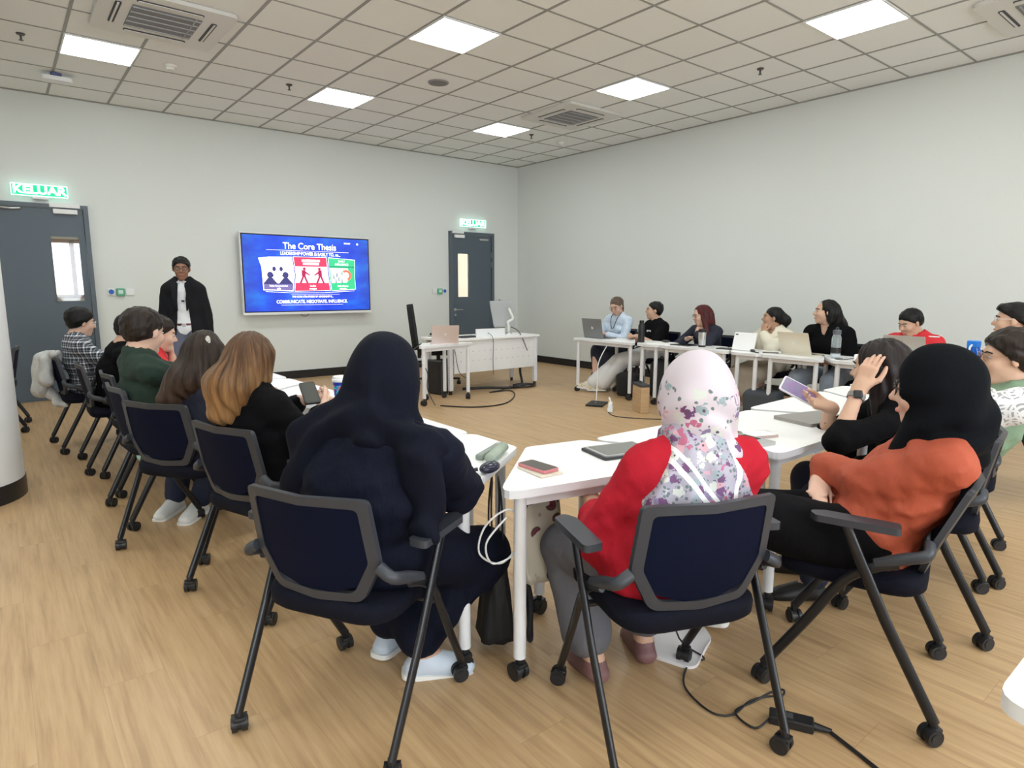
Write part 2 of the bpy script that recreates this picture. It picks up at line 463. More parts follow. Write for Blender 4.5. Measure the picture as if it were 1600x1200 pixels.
# ------------------------------------------------------------------ wall switches
def wall_switches(cx, label, flip):
    e = empty('exit_button_panel', (cx, 0, 1.305), 0, label, 'switch', 'door release switches on the front wall')
    s = -1 if flip else 1
    BL = mat('switch_blue', (0.02, 0.12, 0.55), 0.4); GT = mat('switch_green', (0.12, 0.42, 0.27), 0.4)
    MB().box((-s * .10, -.012, 0), (.075, .024, .085), bevel=.004).build('card_reader', WHITE, e)
    MB().cyl((-s * .10, -.024, 0), (-s * .10, -.028, 0), .030, n=24).build('reader_symbol', BL, e)
    MB().box((0, -.02, -.005), (.09, .04, .10), bevel=.012).build('break_glass_unit', GT, e)
    MB().box((0, -.041, 0), (.05, .003, .045)).build('button', mat('switch_pale', (.6, .8, .7), .4), e)
    MB().box((s * .105, -.01, .0), (.09, .02, .085), bevel=.004).build('switch_plate', WHITE, e)
wall_switches(-6.53, 'blue, green and white door release switches beside the left door', False)
wall_switches(-1.76, 'small green and blue door release switches beside the corner door', True)

# ------------------------------------------------------------------ ceiling lights
LAMP = mat('light_diffuser', (1, 1, 1), 0.5, emit=(0.94, 1.0, 0.975), estr=11.0)
def gx(i): return -(A0 + .6 * i)
def gy(j): return -(B0 + .6 * j)
cl_names = {(6, 6): 'bright square ceiling panel nearest the middle of the ceiling, above the open floor', (6, 2): 'square ceiling panel close to the front wall above the screen',
            (2, 6): 'square ceiling panel beside the ceiling air conditioner, above the right-hand tables', (2, 2): 'smallest square ceiling panel near the far corner of the room',
            (2, 10): 'large square ceiling panel at the top right near the right wall', (10, 2): 'square ceiling panel at the top left beside the air conditioner'}
for ii in (2, 6, 10, 14):
    for jj in (2, 6, 10, 14, 18):
        cx, cy = gx(ii + .5), gy(jj + .5)
        lab = cl_names.get((ii, jj), 'ceiling panel light outside the frame, %s from the right wall, %s from the screen' % ({2: 'first', 6: 'second', 10: 'third', 14: 'fourth'}[ii], {2: 'first', 6: 'second', 10: 'third', 14: 'fourth', 18: 'fifth'}[jj]))
        e = empty('ceiling_light', (cx, cy, H - .004), 0, lab, 'ceiling light', 'square panel lights in the ceiling grid')
        fr = MB()
        for s in (-1, 1):
            fr.box((s * .292, 0, -.006), (.014, .598, .014)); fr.box((0, s * .292, -.006), (.57, .014, .014))
        fr.build('light_frame', WHITE, e)
        MB().box((0, 0, -.005), (.572, .572, .008)).build('diffuser', LAMP, e)

# ------------------------------------------------------------------ ceiling air conditioners
def cassette(cx, cy, label):
    e = empty('air_conditioner', (cx, cy, H), 0, label, 'air conditioner', 'ceiling cassette air conditioners')
    S = .95
    p = MB(); p.prism(round_poly([(-S / 2, -S / 2), (S / 2, -S / 2), (S / 2, S / 2), (-S / 2, S / 2)], .06), -.035, -.004)
    p.build('panel', mat('ac_cream_panel', (0.70, 0.70, 0.675), 0.5), e, angle=30)
    gm = MB(); gm.box((0, 0, -.038), (.50, .50, .008)); gm.build('grille', mat('ac_grille_grey', (0.20, 0.205, 0.215), 0.6), e)
    sl = MB()
    for k in range(5): sl.box((0, -.22 + .11 * k, -.045), (.50, .008, .008))
    sl.box((.2, -.0, -.045), (.008, .5, .008))
    sl.build('grille_rib', mat('ac_rib_grey', (0.42, 0.42, 0.43), 0.5), e)
    for a in range(4):
        M = Matrix.Rotation(a * math.pi / 2, 4, 'Z')
        s = MB(); s.prism(round_poly([(-.24, -.022), (.24, -.022), (.24, .022), (-.24, .022)], .02), -.04, -.030, M @ Matrix.Translation((0, .345, 0)))
        so = s.build('air_slot', mat('ac_slot_dark', (0.05, 0.05, 0.06), 0.6), e)
        v = MB(); v.box(M @ Vector((0, .347, -.043)), (.46, .014, .006) if a % 2 == 0 else (.014, .46, .006)); v.build('louver', mat('ac_cream_panel', (0.7, 0.7, 0.675)), so)
cassette(-6.47, -3.22, 'large white ceiling air conditioner at the top left beside a light panel')
cassette(-1.74, -3.21, 'white ceiling air conditioner near the far corner between two light panels')
cassette(-1.10, -8.02, 'white ceiling air conditioner partly cut off at the top right edge')

# ------------------------------------------------------------------ small ceiling fittings
def sprinkler(x, y, label):
    e = empty('sprinkler', (x, y, H), 0, label, 'sprinkler', 'fire sprinklers in the ceiling')
    DK = mat('sprinkler_metal', (0.10, 0.10, 0.10), 0.4, 0.6)
    MB().cyl((0, 0, -.002), (0, 0, -.014), .036, .028, n=20).build('escutcheon', DK, e, angle=40)
    s = MB(); s.cyl((0, 0, -.012), (0, 0, -.055), .010, .008, n=10); s.cyl((0, 0, -.055), (0, 0, -.060), .018, n=12); s.build('sprinkler_head', DK, e, angle=40)
sprinkler(-5.03, -2.15, 'dark fire sprinkler left of the light panel above the screen')
sprinkler(-1.46, -2.09, 'dark fire sprinkler beside the smallest far light panel')
sprinkler(-1.48, -5.70, 'dark fire sprinkler over the right-hand tables near the right wall')
sprinkler(-7.38, -2.07, 'dark fire sprinkler at the top left corner near the left light panel')
def detector(x, y, label):
    e = empty('smoke_detector', (x, y, H), 0, label, 'smoke detector', 'round smoke detectors on the ceiling')
    MB().cyl((0, 0, -.002), (0, 0, -.022), .062, .058, n=28).build('base', OFFW, e, angle=40)
    MB().cyl((0, 0, -.022), (0, 0, -.048), .045, .034, n=28).build('sensor_head', OFFW, e, angle=40)
detector(-6.18, -2.0, 'round white smoke detector between the left light panel and the front wall')
detector(-.79, -2.0, 'round white smoke detector near the far ceiling corner')
e = empty('ceiling_speaker', (-3.79, -3.25, H), 0, 'round grey ceiling speaker between the light panels', 'speaker')
MB().cyl((0, 0, -.002), (0, 0, -.010), .115, .11, n=36).build('speaker_rim', mat('speaker_grey', (.3, .3, .3), .6), e, angle=40)
MB().cyl((0, 0, -.009), (0, 0, -.014), .10, .095, n=36).build('speaker_grille', mat('speaker_dark', (.2, .2, .205), .7), e, angle=40)
e = empty('wifi_access_point', (-7.06, -.97, H), 0, 'white oval access point hanging below the ceiling near the left door', 'access point')
a_ = MB(); a_.prism(round_poly([(-.14, -.08), (.14, -.08), (.14, .08), (-.14, .08)], .06), -.085, -.045); a_.build('housing', WHITE, e, angle=40)
MB().cyl((0, 0, -.0), (0, 0, -.05), .05, n=20).build('mount', mat('mount_blue', (.15, .17, .35), .5), e, angle=40)

# ------------------------------------------------------------------ wall display
def display():
    e = empty('wall_display', (-4.108, -.13, 1.55), 0, 'large wall display showing a blue slide titled The Core Thesis', 'screen')
    W, Hh = 1.95, 1.155
    MB().box((0, .02, 0), (W, .07, Hh), bevel=.008).build('housing', mat('display_silver', (0.75, 0.76, 0.78), 0.35, 0.3), e)
    MB().box((0, -.018, .008), (W - .03, .008, Hh - .055)).build('bezel', mat('display_black', (0.01, 0.01, 0.015), 0.2), e)
    MB().box((0, -.02, -Hh / 2 + .018), (W, .012, .036), bevel=.004).build('lower_bar', WHITE, e)
    MB().box((0, -.018, Hh / 2 - .008), (W, .012, .016), bevel=.003).build('upper_bar', WHITE, e)
    n = NT('slide_blue', 0.15)
    x, y, z = n.sep(n.xyz())
    f1 = n.noise(n.xyz((1.2, 1, 2.2)), 2.0, 3)
    base = n.ramp(f1, [(0.3, (0.012, 0.03, 0.42)), (0.5, (0.015, 0.085, 0.62)), (0.7, (0.02, 0.25, 0.75))])
    edge = n.ramp(n.ma('ABSOLUTE', n.ma('MULTIPLY', x, 1.0)), [(0.0, (0.02, 0.04, 0.6)), (0.72, (0.02, 0.05, 0.5)), (0.97, (0.03, 0.05, 0.24))])
    c = n.mix(0.55, base, edge)
    n.t.links.new(c, n.b.inputs['Emission Color']); n.b.inputs['Emission Strength'].default_value = 1.0
    n.b.inputs['Base Color'].default_value = (.01, .02, .05, 1); n.b.inputs['Roughness'].default_value = .15
    scr = MB().box((0, -.0235, .008), (W - .06, .002, Hh - .085)).build('screen', n.m, e)
    def em(name, c, s=1.0): return mat(name, c, .5, emit=c, estr=s)
    WT = em('slide_white', (1, 1, 1), 1.1); CR = em('slide_cream', (1, .87, .72), 1.0); RD = em('slide_red', (.72, .03, .08)); GN = em('slide_green', (.03, .35, .16))
    NV = em('slide_navy', (.03, .03, .12)); PK = em('slide_pink', (.95, .45, .5)); CP = em('slide_pale', (.95, .85, .78)); DR = em('slide_darkred', (.25, .01, .06)); RR = em('slide_hotred', (.85, .12, .08))
    MF = Matrix.Rotation(R(90), 4, 'X')
    def tx(s, size, x, z, m, sx=1.0, bold=.0008): return text_mesh('slide_text', s, size, m, scr, Matrix.Translation((x, -.0262, z)) @ MF, sx=sx, bold=bold, extrude=.0003)
    def sh(pts, m, d=.0255, name='slide_shape'):
        b = MB(); b.prism([(p[0], p[1]) for p in pts], -.0003, .0003, Matrix.Translation((0, -d, 0)) @ MF); return b.build(name, m, scr)
    tx('The Core Thesis', .128, .02, .405, WT, .92, .0012); tx('SEARCH', .028, .60, .475, WT); sh([(.755, .46), (.78, .46), (.78, .485), (.755, .485)], WT)
    sh([(-.62, .345), (.62, .343), (.62, .339), (-.62, .341)], CR)
    tx('LEADERSHIP·POWER IS EASILY TO, so...', .068, .03, .298, WT, .78, .0008)
    P = [[(-.74, .225), (-.60, .245), (-.26, .255), (-.23, .0), (-.26, -.245), (-.69, -.225), (-.70, .1)],
         [(-.245, .258), (.265, .262), (.28, 0), (.31, -.235), (-.245, -.245), (-.215, .0)],
         [(.285, .260), (.72, .235), (.71, .0), (.72, -.215), (.325, -.24), (.295, 0)]]
    def sc(pts, k): 
        cx = sum(p[0] for p in pts) / len(pts); cy = sum(p[1] for p in pts) / len(pts)
        return [(cx + (p[0] - cx) * k, cy + (p[1] - cy) * k) for p in pts]
    for pts, m in zip(P, (CP, RD, GN)):
        sh(pts, WT, .0248); sh(sc(pts, .975), m, .0252)
    # upper banners
    sh([(-.73, .215), (-.60, .232), (-.27, .243), (-.27, .125), (-.69, .125)], em('slide_beige', (.93, .86, .66)), .0256)
    tx('PUBLIC COMMUNICATION', .036, -.49, .185, WT, .85)
    sh([(-.12, .22), (.16, .222), (.16, .185), (-.12, .185)], PK, .0256); sh([(-.10, .175), (.14, .175), (.14, .14), (-.10, .14)], PK, .0256)
    tx('FORMAL', .036, .02, .203, WT, 1); tx('NEGOTIATION', .036, .02, .158, WT, 1)
    sh([(.295, .13), (.71, .13), (.71, .115), (.3, .115)], em('slide_darkgreen', (.01, .18, .1)), .0256)
    tx('DAILY', .04, .50, .205, WT, 1); tx('INFLUENCE', .042, .50, .158, WT, 1)
    # pale fields
    sh([(-.235, .12), (.265, .12), (.28, .0), (.29, -.12), (-.235, -.12), (-.21, 0)], PK, .0257)
    sh([(.31, .105), (.60, .105), (.62, 0), (.58, -.11), (.33, -.12)], em('slide_mint', (.72, .88, .70)), .0257)
    sh([(-.68, -.12), (-.255, -.13), (-.27, -.23), (-.68, -.215)], em('slide_slate', (.12, .10, .25)), .0257)
    def disc(cx, cz, r, m, d=.026, n=14, ry=None):
        ry = ry or r
        sh([(cx + r * math.cos(6.283 * k / n), cz + ry * math.sin(6.283 * k / n)) for k in range(n)], m, d)
    for sx in (-1, 1):          # two facing heads
        cx = -.475 + sx * .11
        disc(cx, -.01, .045, NV); disc(cx - sx * .036, -.02, .014, NV)
        sh([(cx - .03, -.05), (cx + .03, -.05), (cx + .09, -.12), (cx + .1, -.14), (cx - .1, -.14), (cx - .09, -.12)], NV, .026)
        disc(-.475 + sx * .05, .075, .026, NV, ry=.034)
    for sx in (-1, 1):          # two standing figures
        cx = .03 - sx * -.12 if False else .03 + sx * .125
        disc(cx - sx * .01, .085, .02, DR)
        sh([(cx - .028, .065), (cx + .022, .065), (cx + .026, -.02), (cx - .03, -.02)], DR, .026)
        sh([(cx - sx * .02, .05), (cx - sx * .09, .0), (cx - sx * .085, -.012), (cx - sx * .02, .02)][::(1 if sx > 0 else -1)], DR, .026)
        for l in (-1, 1):
            sh([(cx - .012 + l * .008, -.02), (cx + .014 + l * .008, -.02), (cx + l * .055 + .012, -.13), (cx + l * .055 - .014, -.13)], DR, .026)
    ring = []                    # the horseshoe magnet
    for k in range(15):
        a = R(-70 + 200 * k / 14); ring.append((.565 + .085 * math.cos(a), -.005 + .085 * math.sin(a)))
    for k in range(14, -1, -1):
        a = R(-70 + 200 * k / 14); ring.append((.565 + .048 * math.cos(a), -.005 + .048 * math.sin(a)))
    b = MB()
    for k in range(14):
        q = [ring[k], ring[k + 1], ring[29 - k - 1], ring[29 - k]]
        b.prism(q, -.0003, .0003, Matrix.Translation((0, -.026, 0)) @ MF)
    b.build('slide_magnet', RR, scr)
    for px_, pz_ in ((.37, -.03), (.42, -.0), (.45, -.06), (.50, .03), (.40, -.09), (.50, -.09)):
        disc(px_, pz_ + .02, .009, NV); sh([(px_ - .009, pz_ - .03), (px_ + .009, pz_ - .03), (px_ + .007, pz_ + .012), (px_ - .007, pz_ + .012)], NV, .026)
    for sx, m, xx in ((0, WT, -.47), (1, WT, .035), (2, WT, .51)):
        tx(('Public Communication', 'Conflict', 'Daily Influence')[sx], .036, xx, -.165, m, .8); tx(('skills', 'strategies', 'strategies')[sx], .036, xx, -.205, m, .8)
    sh([(-.66, -.243), (-.3, -.262), (.2, -.262), (.7, -.235), (.7, -.239), (.2, -.268), (-.3, -.268), (-.66, -.247)], WT)
    sh([(-.3, -.288), (.45, -.288), (.45, -.291), (-.3, -.291)], CR)
    tx('THE CORE STRATEGIES OF LEADERSHIP IS...', .038, .03, -.322, CR, .86)
    tx('COMMUNICATE. NEGOTIATE. INFLUENCE.', .066, .03, -.395, WT, .86, .001)
    sh([(-.45, -.440), (.5, -.440), (.5, -.443), (-.45, -.443)], CR)
    MB().box((0, .085, -.1), (.9, .07, .5)).build('wall_mount', BLACK, e)
    MB().tube([(-.15, .02, -Hh / 2), (-.12, .02, -Hh / 2 - .03), (-.06, .02, -Hh / 2 - .03), (-.03, .02, -Hh / 2)], .004).build('hanging_cable', BLACK, e)
    return e
display()
# ------------------------------------------------------------------ tables
TZ = 0.71
TTOP = mat('white_laminate', (0.92, 0.92, 0.92), 0.32)
TEDGE = mat('white_table_edge', (0.74, 0.75, 0.78), 0.4)
TLEG = mat('white_powder_coat', (0.76, 0.77, 0.80), 0.35)
def caster_mb(x, y, r=.032, w=.05, rot=0.3, top=.09):
    """twin wheel caster whose wheels touch z=0"""
    M = Matrix.Translation((x, y, 0)) @ Matrix.Rotation(rot, 4, 'Z')
    b = MB()
    for s in (-1, 1):
        b.cyl(M @ Vector((s * w * .16, .008, r)), M @ Vector((s * w * .5, .008, r)), r, n=22)
        b.cyl(M @ Vector((s * w * .5, .008, r)), M @ Vector((s * w * .55, .008, r)), r * .62, n=18)
    b.cyl(M @ Vector((-w * .17, .008, r)), M @ Vector((w * .17, .008, r)), r * .8, n=18)
    b.cyl(M @ Vector((0, 0, r)), M @ Vector((0, 0, top)), .012, n=12)
    b.box(M @ Vector((0, -.004, r * 1.75)), (w * .8, r * 1.1, r * .5), rot=M.to_3x3(), bevel=.004)
    return b
def table(corners, label, group='white trapezoid tables set in a horseshoe', legs=None, r=.055, tz=TZ, inset=.065):
    """corners: 4 xy points, counter-clockwise from above"""
    area2 = sum(corners[i - 1][0] * corners[i][1] - corners[i][0] * corners[i - 1][1] for i in range(4))
    if area2 < 0: corners = corners[::-1]
    cx = sum(c[0] for c in corners) / 4; cy = sum(c[1] for c in corners) / 4
    e = empty('training_table', (cx, cy, 0), 0, label, 'table', group)
    loc = [(c[0] - cx, c[1] - cy) for c in corners]
    out = round_poly(loc, r)
    t = MB(); t.prism(out, tz - .028, tz)
    to = t.build('tabletop', TTOP, e, angle=35)
    to.data.materials.append(TEDGE)
    for p in to.data.polygons:
        if abs(p.normal.z) < .5: p.material_index = 1
    # inset leg positions
    lp = []
    for i in range(4):
        p = Vector(loc[i]); a = (Vector(loc[i - 1]) - p).normalized(); b = (Vector(loc[(i + 1) % 4]) - p).normalized()
        ang = a.angle(b); d = inset / math.sin(ang / 2) if ang > 0 else inset
        d = min(d, .125)
        q = p + (a + b).normalized() * d; lp.append(q)
    rail = MB()
    for i in range(4):
        a = lp[i]; b = lp[(i + 1) % 4]; m = (a + b) / 2; d = b - a
        rail.box((m.x, m.y, tz - .028 - .022), (d.length, .024, .04), rot=Matrix.Rotation(math.atan2(d.y, d.x), 3, 'Z'))
    rail.build('table_rail', TLEG, e)
    for i, q in enumerate(lp):
        if legs is not None and i not in legs: continue
        lg = MB().cyl((q.x, q.y, .085), (q.x, q.y, tz - .028), .022, n=20).build('leg', TLEG, e, angle=40)
        caster_mb(q.x, q.y, rot=random.uniform(0, 3)).build('caster', BLACK, lg, angle=40)
    return e
LONG, SHORT, DEP = .98, .28, .49
def trap(cx, cy, ang, short_in, label, L=LONG, S=SHORT, D=DEP, **k):
    """centre of the inner edge, ang = heading of the edge, depth grows to the right-hand side of the heading"""
    c, s = math.cos(ang), math.sin(ang); a, b = (S, L) if short_in else (L, S)
    def P(u, v): return (cx + u * c + v * s, cy + u * s - v * c)
    return table([P(-a / 2, 0), P(a / 2, 0), P(b / 2, D), P(-b / 2, D)], label, **k)
# left row: inner edge x=-6.13, depth towards -x (heading +y has right-hand side +x, so head -y)
XI = -6.13
trap(XI, -7.33, -math.pi / 2, True, 'white corner table in front of the navy headscarf with sage cases on it', S=.30)
trap(XI, -6.69, -math.pi / 2, False, 'white table between the navy headscarf and the golden-brown hair')
trap(XI, -5.69, -math.pi / 2, False, 'white table with the blue paper cup on it')
trap(XI - .02, -5.04, -math.pi / 2, True, 'white table hidden behind the brown-haired woman', S=.26)
trap(XI - .02, -4.40, -math.pi / 2, False, 'white table with the tablet stand and red bottle in front of the green sweater')
trap(XI - .02, -3.76, -math.pi / 2, True, 'white table in front of the leaning person in red')
trap(XI - .02, -3.1, -math.pi / 2, False, 'farthest white table of the left row, in front of the plaid shirt')
# bottom row, inner edge towards +y; heading west (-x): right-hand side is +y ; heading east: right is -y
trap(-5.966, -7.53, R(-12), True, 'white table with two stacked phones, at the left of the floral headscarf', D=.50, L=1.02)
table([(-5.80, -7.565), (-4.97, -7.60), (-5.33, -8.12), (-5.53, -8.10)], 'white table hidden behind the floral headscarf, a grey tablet on its left edge')
table([(-4.99, -7.66), (-4.64, -7.63), (-4.34, -8.22), (-5.42, -8.22)], 'white table with a closed grey laptop and a flat notebook, beside the phone user')
table([(-4.61, -7.60), (-3.66, -7.56), (-4.02, -8.10), (-4.30, -8.16)], 'white table beyond the closed grey laptop, under the raised phone')
table([(-3.63, -7.56), (-3.35, -7.56), (-3.0, -8.08), (-3.98, -8.10)], 'white table behind the woman with long dark hair')
table([(-3.31, -7.56), (-2.10, -7.60), (-2.05, -8.12), (-2.98, -8.10)], 'white table carrying the blue bottle')
# right row: inner edge x=-1.88, depth towards +x ; heading +y
XR_ = -1.88
trap(XR_, -3.95, math.pi / 2, False, 'first white table of the far row, under the grey laptop', L=1.12)
trap(XR_, -4.67, math.pi / 2, True, 'short-sided white table in front of the man in the black t-shirt', S=.27)
trap(XR_, -5.30, math.pi / 2, False, 'white table with the steel tumbler in front of the red-haired woman', L=.96)
trap(XR_, -5.93, math.pi / 2, True, 'white table with the white tablet in front of the cream cardigan', S=.27)
trap(XR_, -6.42, math.pi / 2, False, 'white table with the gold laptop in front of the woman in the black v-neck', L=.66, S=.2)
trap(XR_ + .04, -6.93, math.pi / 2, True, 'white table behind the clear bottle in front of the man in red', S=.27)
trap(XR_ + .04, -7.50, math.pi / 2, False, 'last white table of the far row near the blue bottle')
# table cut by the lower right corner
table([(-6.56, -9.22), (-5.86, -9.22), (-5.86, -9.90), (-6.56, -9.62)], 'white table corner cut off at the lower right edge of the picture', r=.06)

# ------------------------------------------------------------------ nesting chairs
CHAIRP = mat('chair_grey_plastic', (0.034, 0.038, 0.048), 0.42)
CHAIRN = mat('chair_mesh_navy', (0.0008, 0.0030, 0.016), 0.75, spec=.15, bump=.1, bscale=(400, 400, 400))
CHAIRS = mat('chair_seat_fabric', (0.004, 0.005, 0.012), 0.85, spec=.2, bump=.2, bscale=(300, 300, 300))
CHAIRL = mat('chair_black_metal', (0.010, 0.011, 0.014), 0.28)
def make_chair(label, group):
    e = empty('nesting_chair', (0, 0, 0), 0, label, 'chair', group)
    # seat
    pts = round_poly([(-.225, -.20), (.225, -.20), (.235, .23), (-.235, .23)], [.12, .12, .07, .07], 8)
    s = MB(); zs = [(.405, .93), (.418, .99), (.44, 1.0), (.455, .985), (.463, .93), (.466, .8)]
    rings = []
    for z, k in zs: rings.append([s.bm.verts.new((x * k, y * k, z + (.012 * (y / .23) ** 2 if z > .43 else 0))) for x, y in pts])
    n = len(pts)
    s.bm.faces.new(list(reversed(rings[0]))); s.bm.faces.new(rings[-1])
    for a, b in zip(rings, rings[1:]):
        for j in range(n): s.bm.faces.new((a[j], a[(j + 1) % n], b[(j + 1) % n], b[j]))
    s.build('seat', CHAIRS, e, smooth=True, angle=60)
    # backrest outline in (x, h), mapped to a curved leaning plane
    def bp(x, h, off=0):
        y = -.155 - (h - .47) * .19 - .035 * (1 - (x / .22) ** 2) * (1 if h < .8 else 1) + off
        return Vector((x, y, h))
    out = [(-.205, .805), (0, .800), (.205, .805), (.212, .70), (.216, .60), (.205, .555), (.165, .482), (.10, .470), (0, .466), (-.10, .470), (-.165, .482), (-.205, .555), (-.216, .60), (-.212, .70)]
    cl = round_poly([(-.205, .800), (0, .797), (.205, .800), (.214, .60), (.150, .478), (0, .468), (-.150, .478), (-.214, .60)], [.022, .3, .022, .05, .05, .3, .05, .05], 6)
    path = [bp(x, h) for x, h in cl]
    f = MB(); f.sweep(path, [(-.009, -.016), (.009, -.016), (.011, 0), (.009, .016), (-.009, .016), (-.011, 0)], closed=True, up=Vector((0, .3, 1)))
    # use wide flat bars: rebuild as ring between outer and inner outline
    f.bm.free(); f = MB()
    inn = []
    cxm, czm = 0, .635
    for x, h in cl: 
        dx, dz = x - cxm, h - czm; inn.append((cxm + dx * .855, czm + dz * .83))
    rings = []
    for cur, off in ((cl, -.008), (cl, .010), (inn, .010), (inn, -.008)):
        rings.append([f.bm.verts.new(bp(x, h, off)) for x, h in cur])
    n = len(cl)
    for a in range(4):
        A_, B_ = rings[a], rings[(a + 1) % 4]
        for j in range(n): f.bm.faces.new((A_[j], A_[(j + 1) % n], B_[(j + 1) % n], B_[j]))
    bmesh.ops.bevel(f.bm, geom=[ed for ed in f.bm.edges if ed.calc_face_angle(0) > .9], offset=.004, segments=2, affect='EDGES')
    f.build('back_frame', CHAIRP, e, smooth=True, angle=50)
    p = MB(); NX, NZ = 10, 10
    # panel grid clipped to the inner outline
    left = {}
    def half_w(h):
        w = 0
        for k in range(len(inn)):
            (x0, h0), (x1, h1) = inn[k], inn[(k + 1) % len(inn)]
            if x0 >= 0 and x1 >= 0 and min(h0, h1) <= h <= max(h0, h1) and abs(h1 - h0) > 1e-6:
                w = max(w, x0 + (x1 - x0) * (h - h0) / (h1 - h0))
        return w
    hmin = min(h for x, h in inn) + .003; hmax = max(h for x, h in inn) - .002
    for side in (-.004, .004):
        g = [[p.bm.verts.new(bp((-1 + 2 * i / NX) * max(.02, half_w(hmin + (hmax - hmin) * j / NZ)) * 1.01, hmin + (hmax - hmin) * j / NZ, side)) for i in range(NX + 1)] for j in range(NZ + 1)]
        for j in range(NZ):
            for i in range(NX): p.bm.faces.new((g[j][i], g[j][i + 1], g[j + 1][i + 1], g[j + 1][i]))
    p.build('backrest', CHAIRN, e, smooth=True)
    for sx in (-1, 1):
        # rear leg up to the armrest
        ov = [(math.cos(6.283 * k / 10) * .011, math.sin(6.283 * k / 10) * .017) for k in range(10)]
        lg = MB(); lg.sweep([(sx * .275, -.25, .065), (sx * .287, -.10, .355), (sx * .293, .028, .635)], ov, up=Vector((0, 1, 0)))
        lo = lg.build('leg', CHAIRL, e, angle=50)
        caster_mb(sx * .275, -.25, r=.027, w=.046, rot=random.uniform(0, 3), top=.075).build('caster', BLACK, lo, angle=40)
        lg = MB(); lg.sweep(smooth_path([(sx * .245, .25, .065), (sx * .256, .125, .27), (sx * .264, .03, .435), (sx * .272, -.05, .505), (sx * .268, -.12, .535)], 4), ov, up=Vector((0, 1, 0)))
        lo = lg.build('leg', CHAIRL, e, angle=50)
        caster_mb(sx * .245, .25, r=.027, w=.046, rot=random.uniform(0, 3), top=.075).build('caster', BLACK, lo, angle=40)
        br = MB(); br.sweep(smooth_path([(sx * .270, -.06, .520), (sx * .268, -.13, .553), (sx * .255, -.19, .575), (sx * .215, -.195, .60)], 4),
                            [(math.cos(6.283 * k / 10) * .013, math.sin(6.283 * k / 10) * .019) for k in range(10)], up=Vector((0, 0, 1)))
        br.build('back_bracket', CHAIRP, e, smooth=True, angle=60)
        ap = round_poly([(-.034, -.115), (.026, -.125), (.030, .11), (-.010, .135), (-.036, .09)], [.012, .018, .02, .02, .02])
        am = MB(); am.prism([(sx * x, y) for x, y in ap], .640, .662, Matrix.Translation((sx * .297, .0, 0)))
        bmesh.ops.bevel(am.bm, geom=[ed for ed in am.bm.edges if ed.calc_face_angle(0) > 1.2], offset=.005, segments=2, affect='EDGES')
        am.build('armrest', CHAIRP, e, smooth=True, angle=50)
    c = MB(); c.cyl((-.262, .03, .405), (.262, .03, .405), .011); c.cyl((-.24, .18, .19), (.24, .18, .19), .008) if False else None
    c.build('cross_bar', CHAIRL, e, angle=40)
    return e
CH0 = None
def chair(rl, rr, label, group=None):
    """rl, rr: floor points of the left and right rear casters"""
    global CH0
    rl = Vector(rl); rr = Vector(rr); c = (rl + rr) / 2; r = (rr - rl).normalized(); f = Vector((-r.y, r.x))
    loc = c + f * .25; rz = math.atan2(r.y, r.x)
    if CH0 is None:
        CH0 = make_chair(label, group or 'black nesting chairs on casters'); CH0.location = (loc.x, loc.y, 0); CH0.rotation_euler = (0, 0, rz); o = CH0
    else: o = dup(CH0, (loc.x, loc.y, 0), rz, label, group or 'black nesting chairs on casters')
    return (loc.x, loc.y, rz)
def chair_at(x, y, heading, label):
    """heading in degrees, direction faced"""
    h = R(heading); f = Vector((math.cos(h), math.sin(h))); r = Vector((f.y, -f.x)); c = Vector((x, y)) - f * .25
    return chair(c - r * .275, c + r * .275, label)
SEAT = {}
SEAT['hijab'] = chair((-7.299, -7.537), (-7.02, -8.03), 'black chair with navy back under the woman in the navy hijab')
SEAT['red'] = chair((-6.555, -8.44), (-6.075, -8.641), 'black chair with shiny navy back under the woman in the floral headscarf')
SEAT['orange'] = chair((-5.68, -8.91), (-5.133, -8.753), 'black chair seen from the side under the woman in the rust-orange top')
_oc = sorted([o for o in bpy.data.objects if o.parent is None and o.name.startswith('nesting_chair')], key=lambda o: o.name)[-1]
for _ch in _oc.children:           # this back is pushed into a recline by the sitter
    if _ch.name.startswith('backrest') or _ch.name.startswith('back_frame'):
        _pv = Vector((0, -.155, .48)); _ch.rotation_euler = (R(11), 0, 0); _ch.location = _pv - Matrix.Rotation(R(11), 3, 'X') @ _pv
SEAT['phone'] = chair((-4.95, -8.851), (-4.385, -8.69), 'black chair of the phone user, just behind the rust-orange top')
SEAT['green'] = chair((-4.303, -8.73), (-3.74, -8.60), 'black chair at the right edge under the woman in the green top')
SEAT['glassman'] = chair((-2.72, -8.62), (-2.16, -8.50), 'black chair of the man with glasses at the right edge')
SEAT['brown'] = chair((-7.206, -6.423), (-7.01, -6.99), 'black chair under the woman with long golden-brown hair')
SEAT['clip'] = chair((-7.379, -5.709), (-7.073, -6.193), 'black chair under the woman with the white hair clip')
SEAT['greensw'] = chair((-7.323, -4.896), (-7.28, -5.47), 'black chair under the man in the dark green sweater')
SEAT['redshirt'] = chair((-7.278, -4.189), (-7.25, -4.78), 'black chair under the person in red behind the green sweater')
SEAT['blackshirt'] = chair((-7.349, -3.473), (-7.353, -4.05), 'black chair under the person leaning forward in black')
SEAT['plaid'] = chair((-7.486, -2.661), (-7.446, -3.22), 'black chair with a pale grey jacket over its back under the plaid shirt')
chair((-7.66, -2.0), (-7.62, -1.45), 'empty black chair at the left edge by the door')
SEAT['w1'] = chair_at(-1.12, -3.52, 186, 'black chair of the woman typing on the grey laptop')
SEAT['man2'] = chair_at(-1.12, -4.22, 172, 'black chair of the man in the black t-shirt')
SEAT['w3'] = chair_at(-1.12, -5.02, 178, 'black chair of the woman with dark red hair')
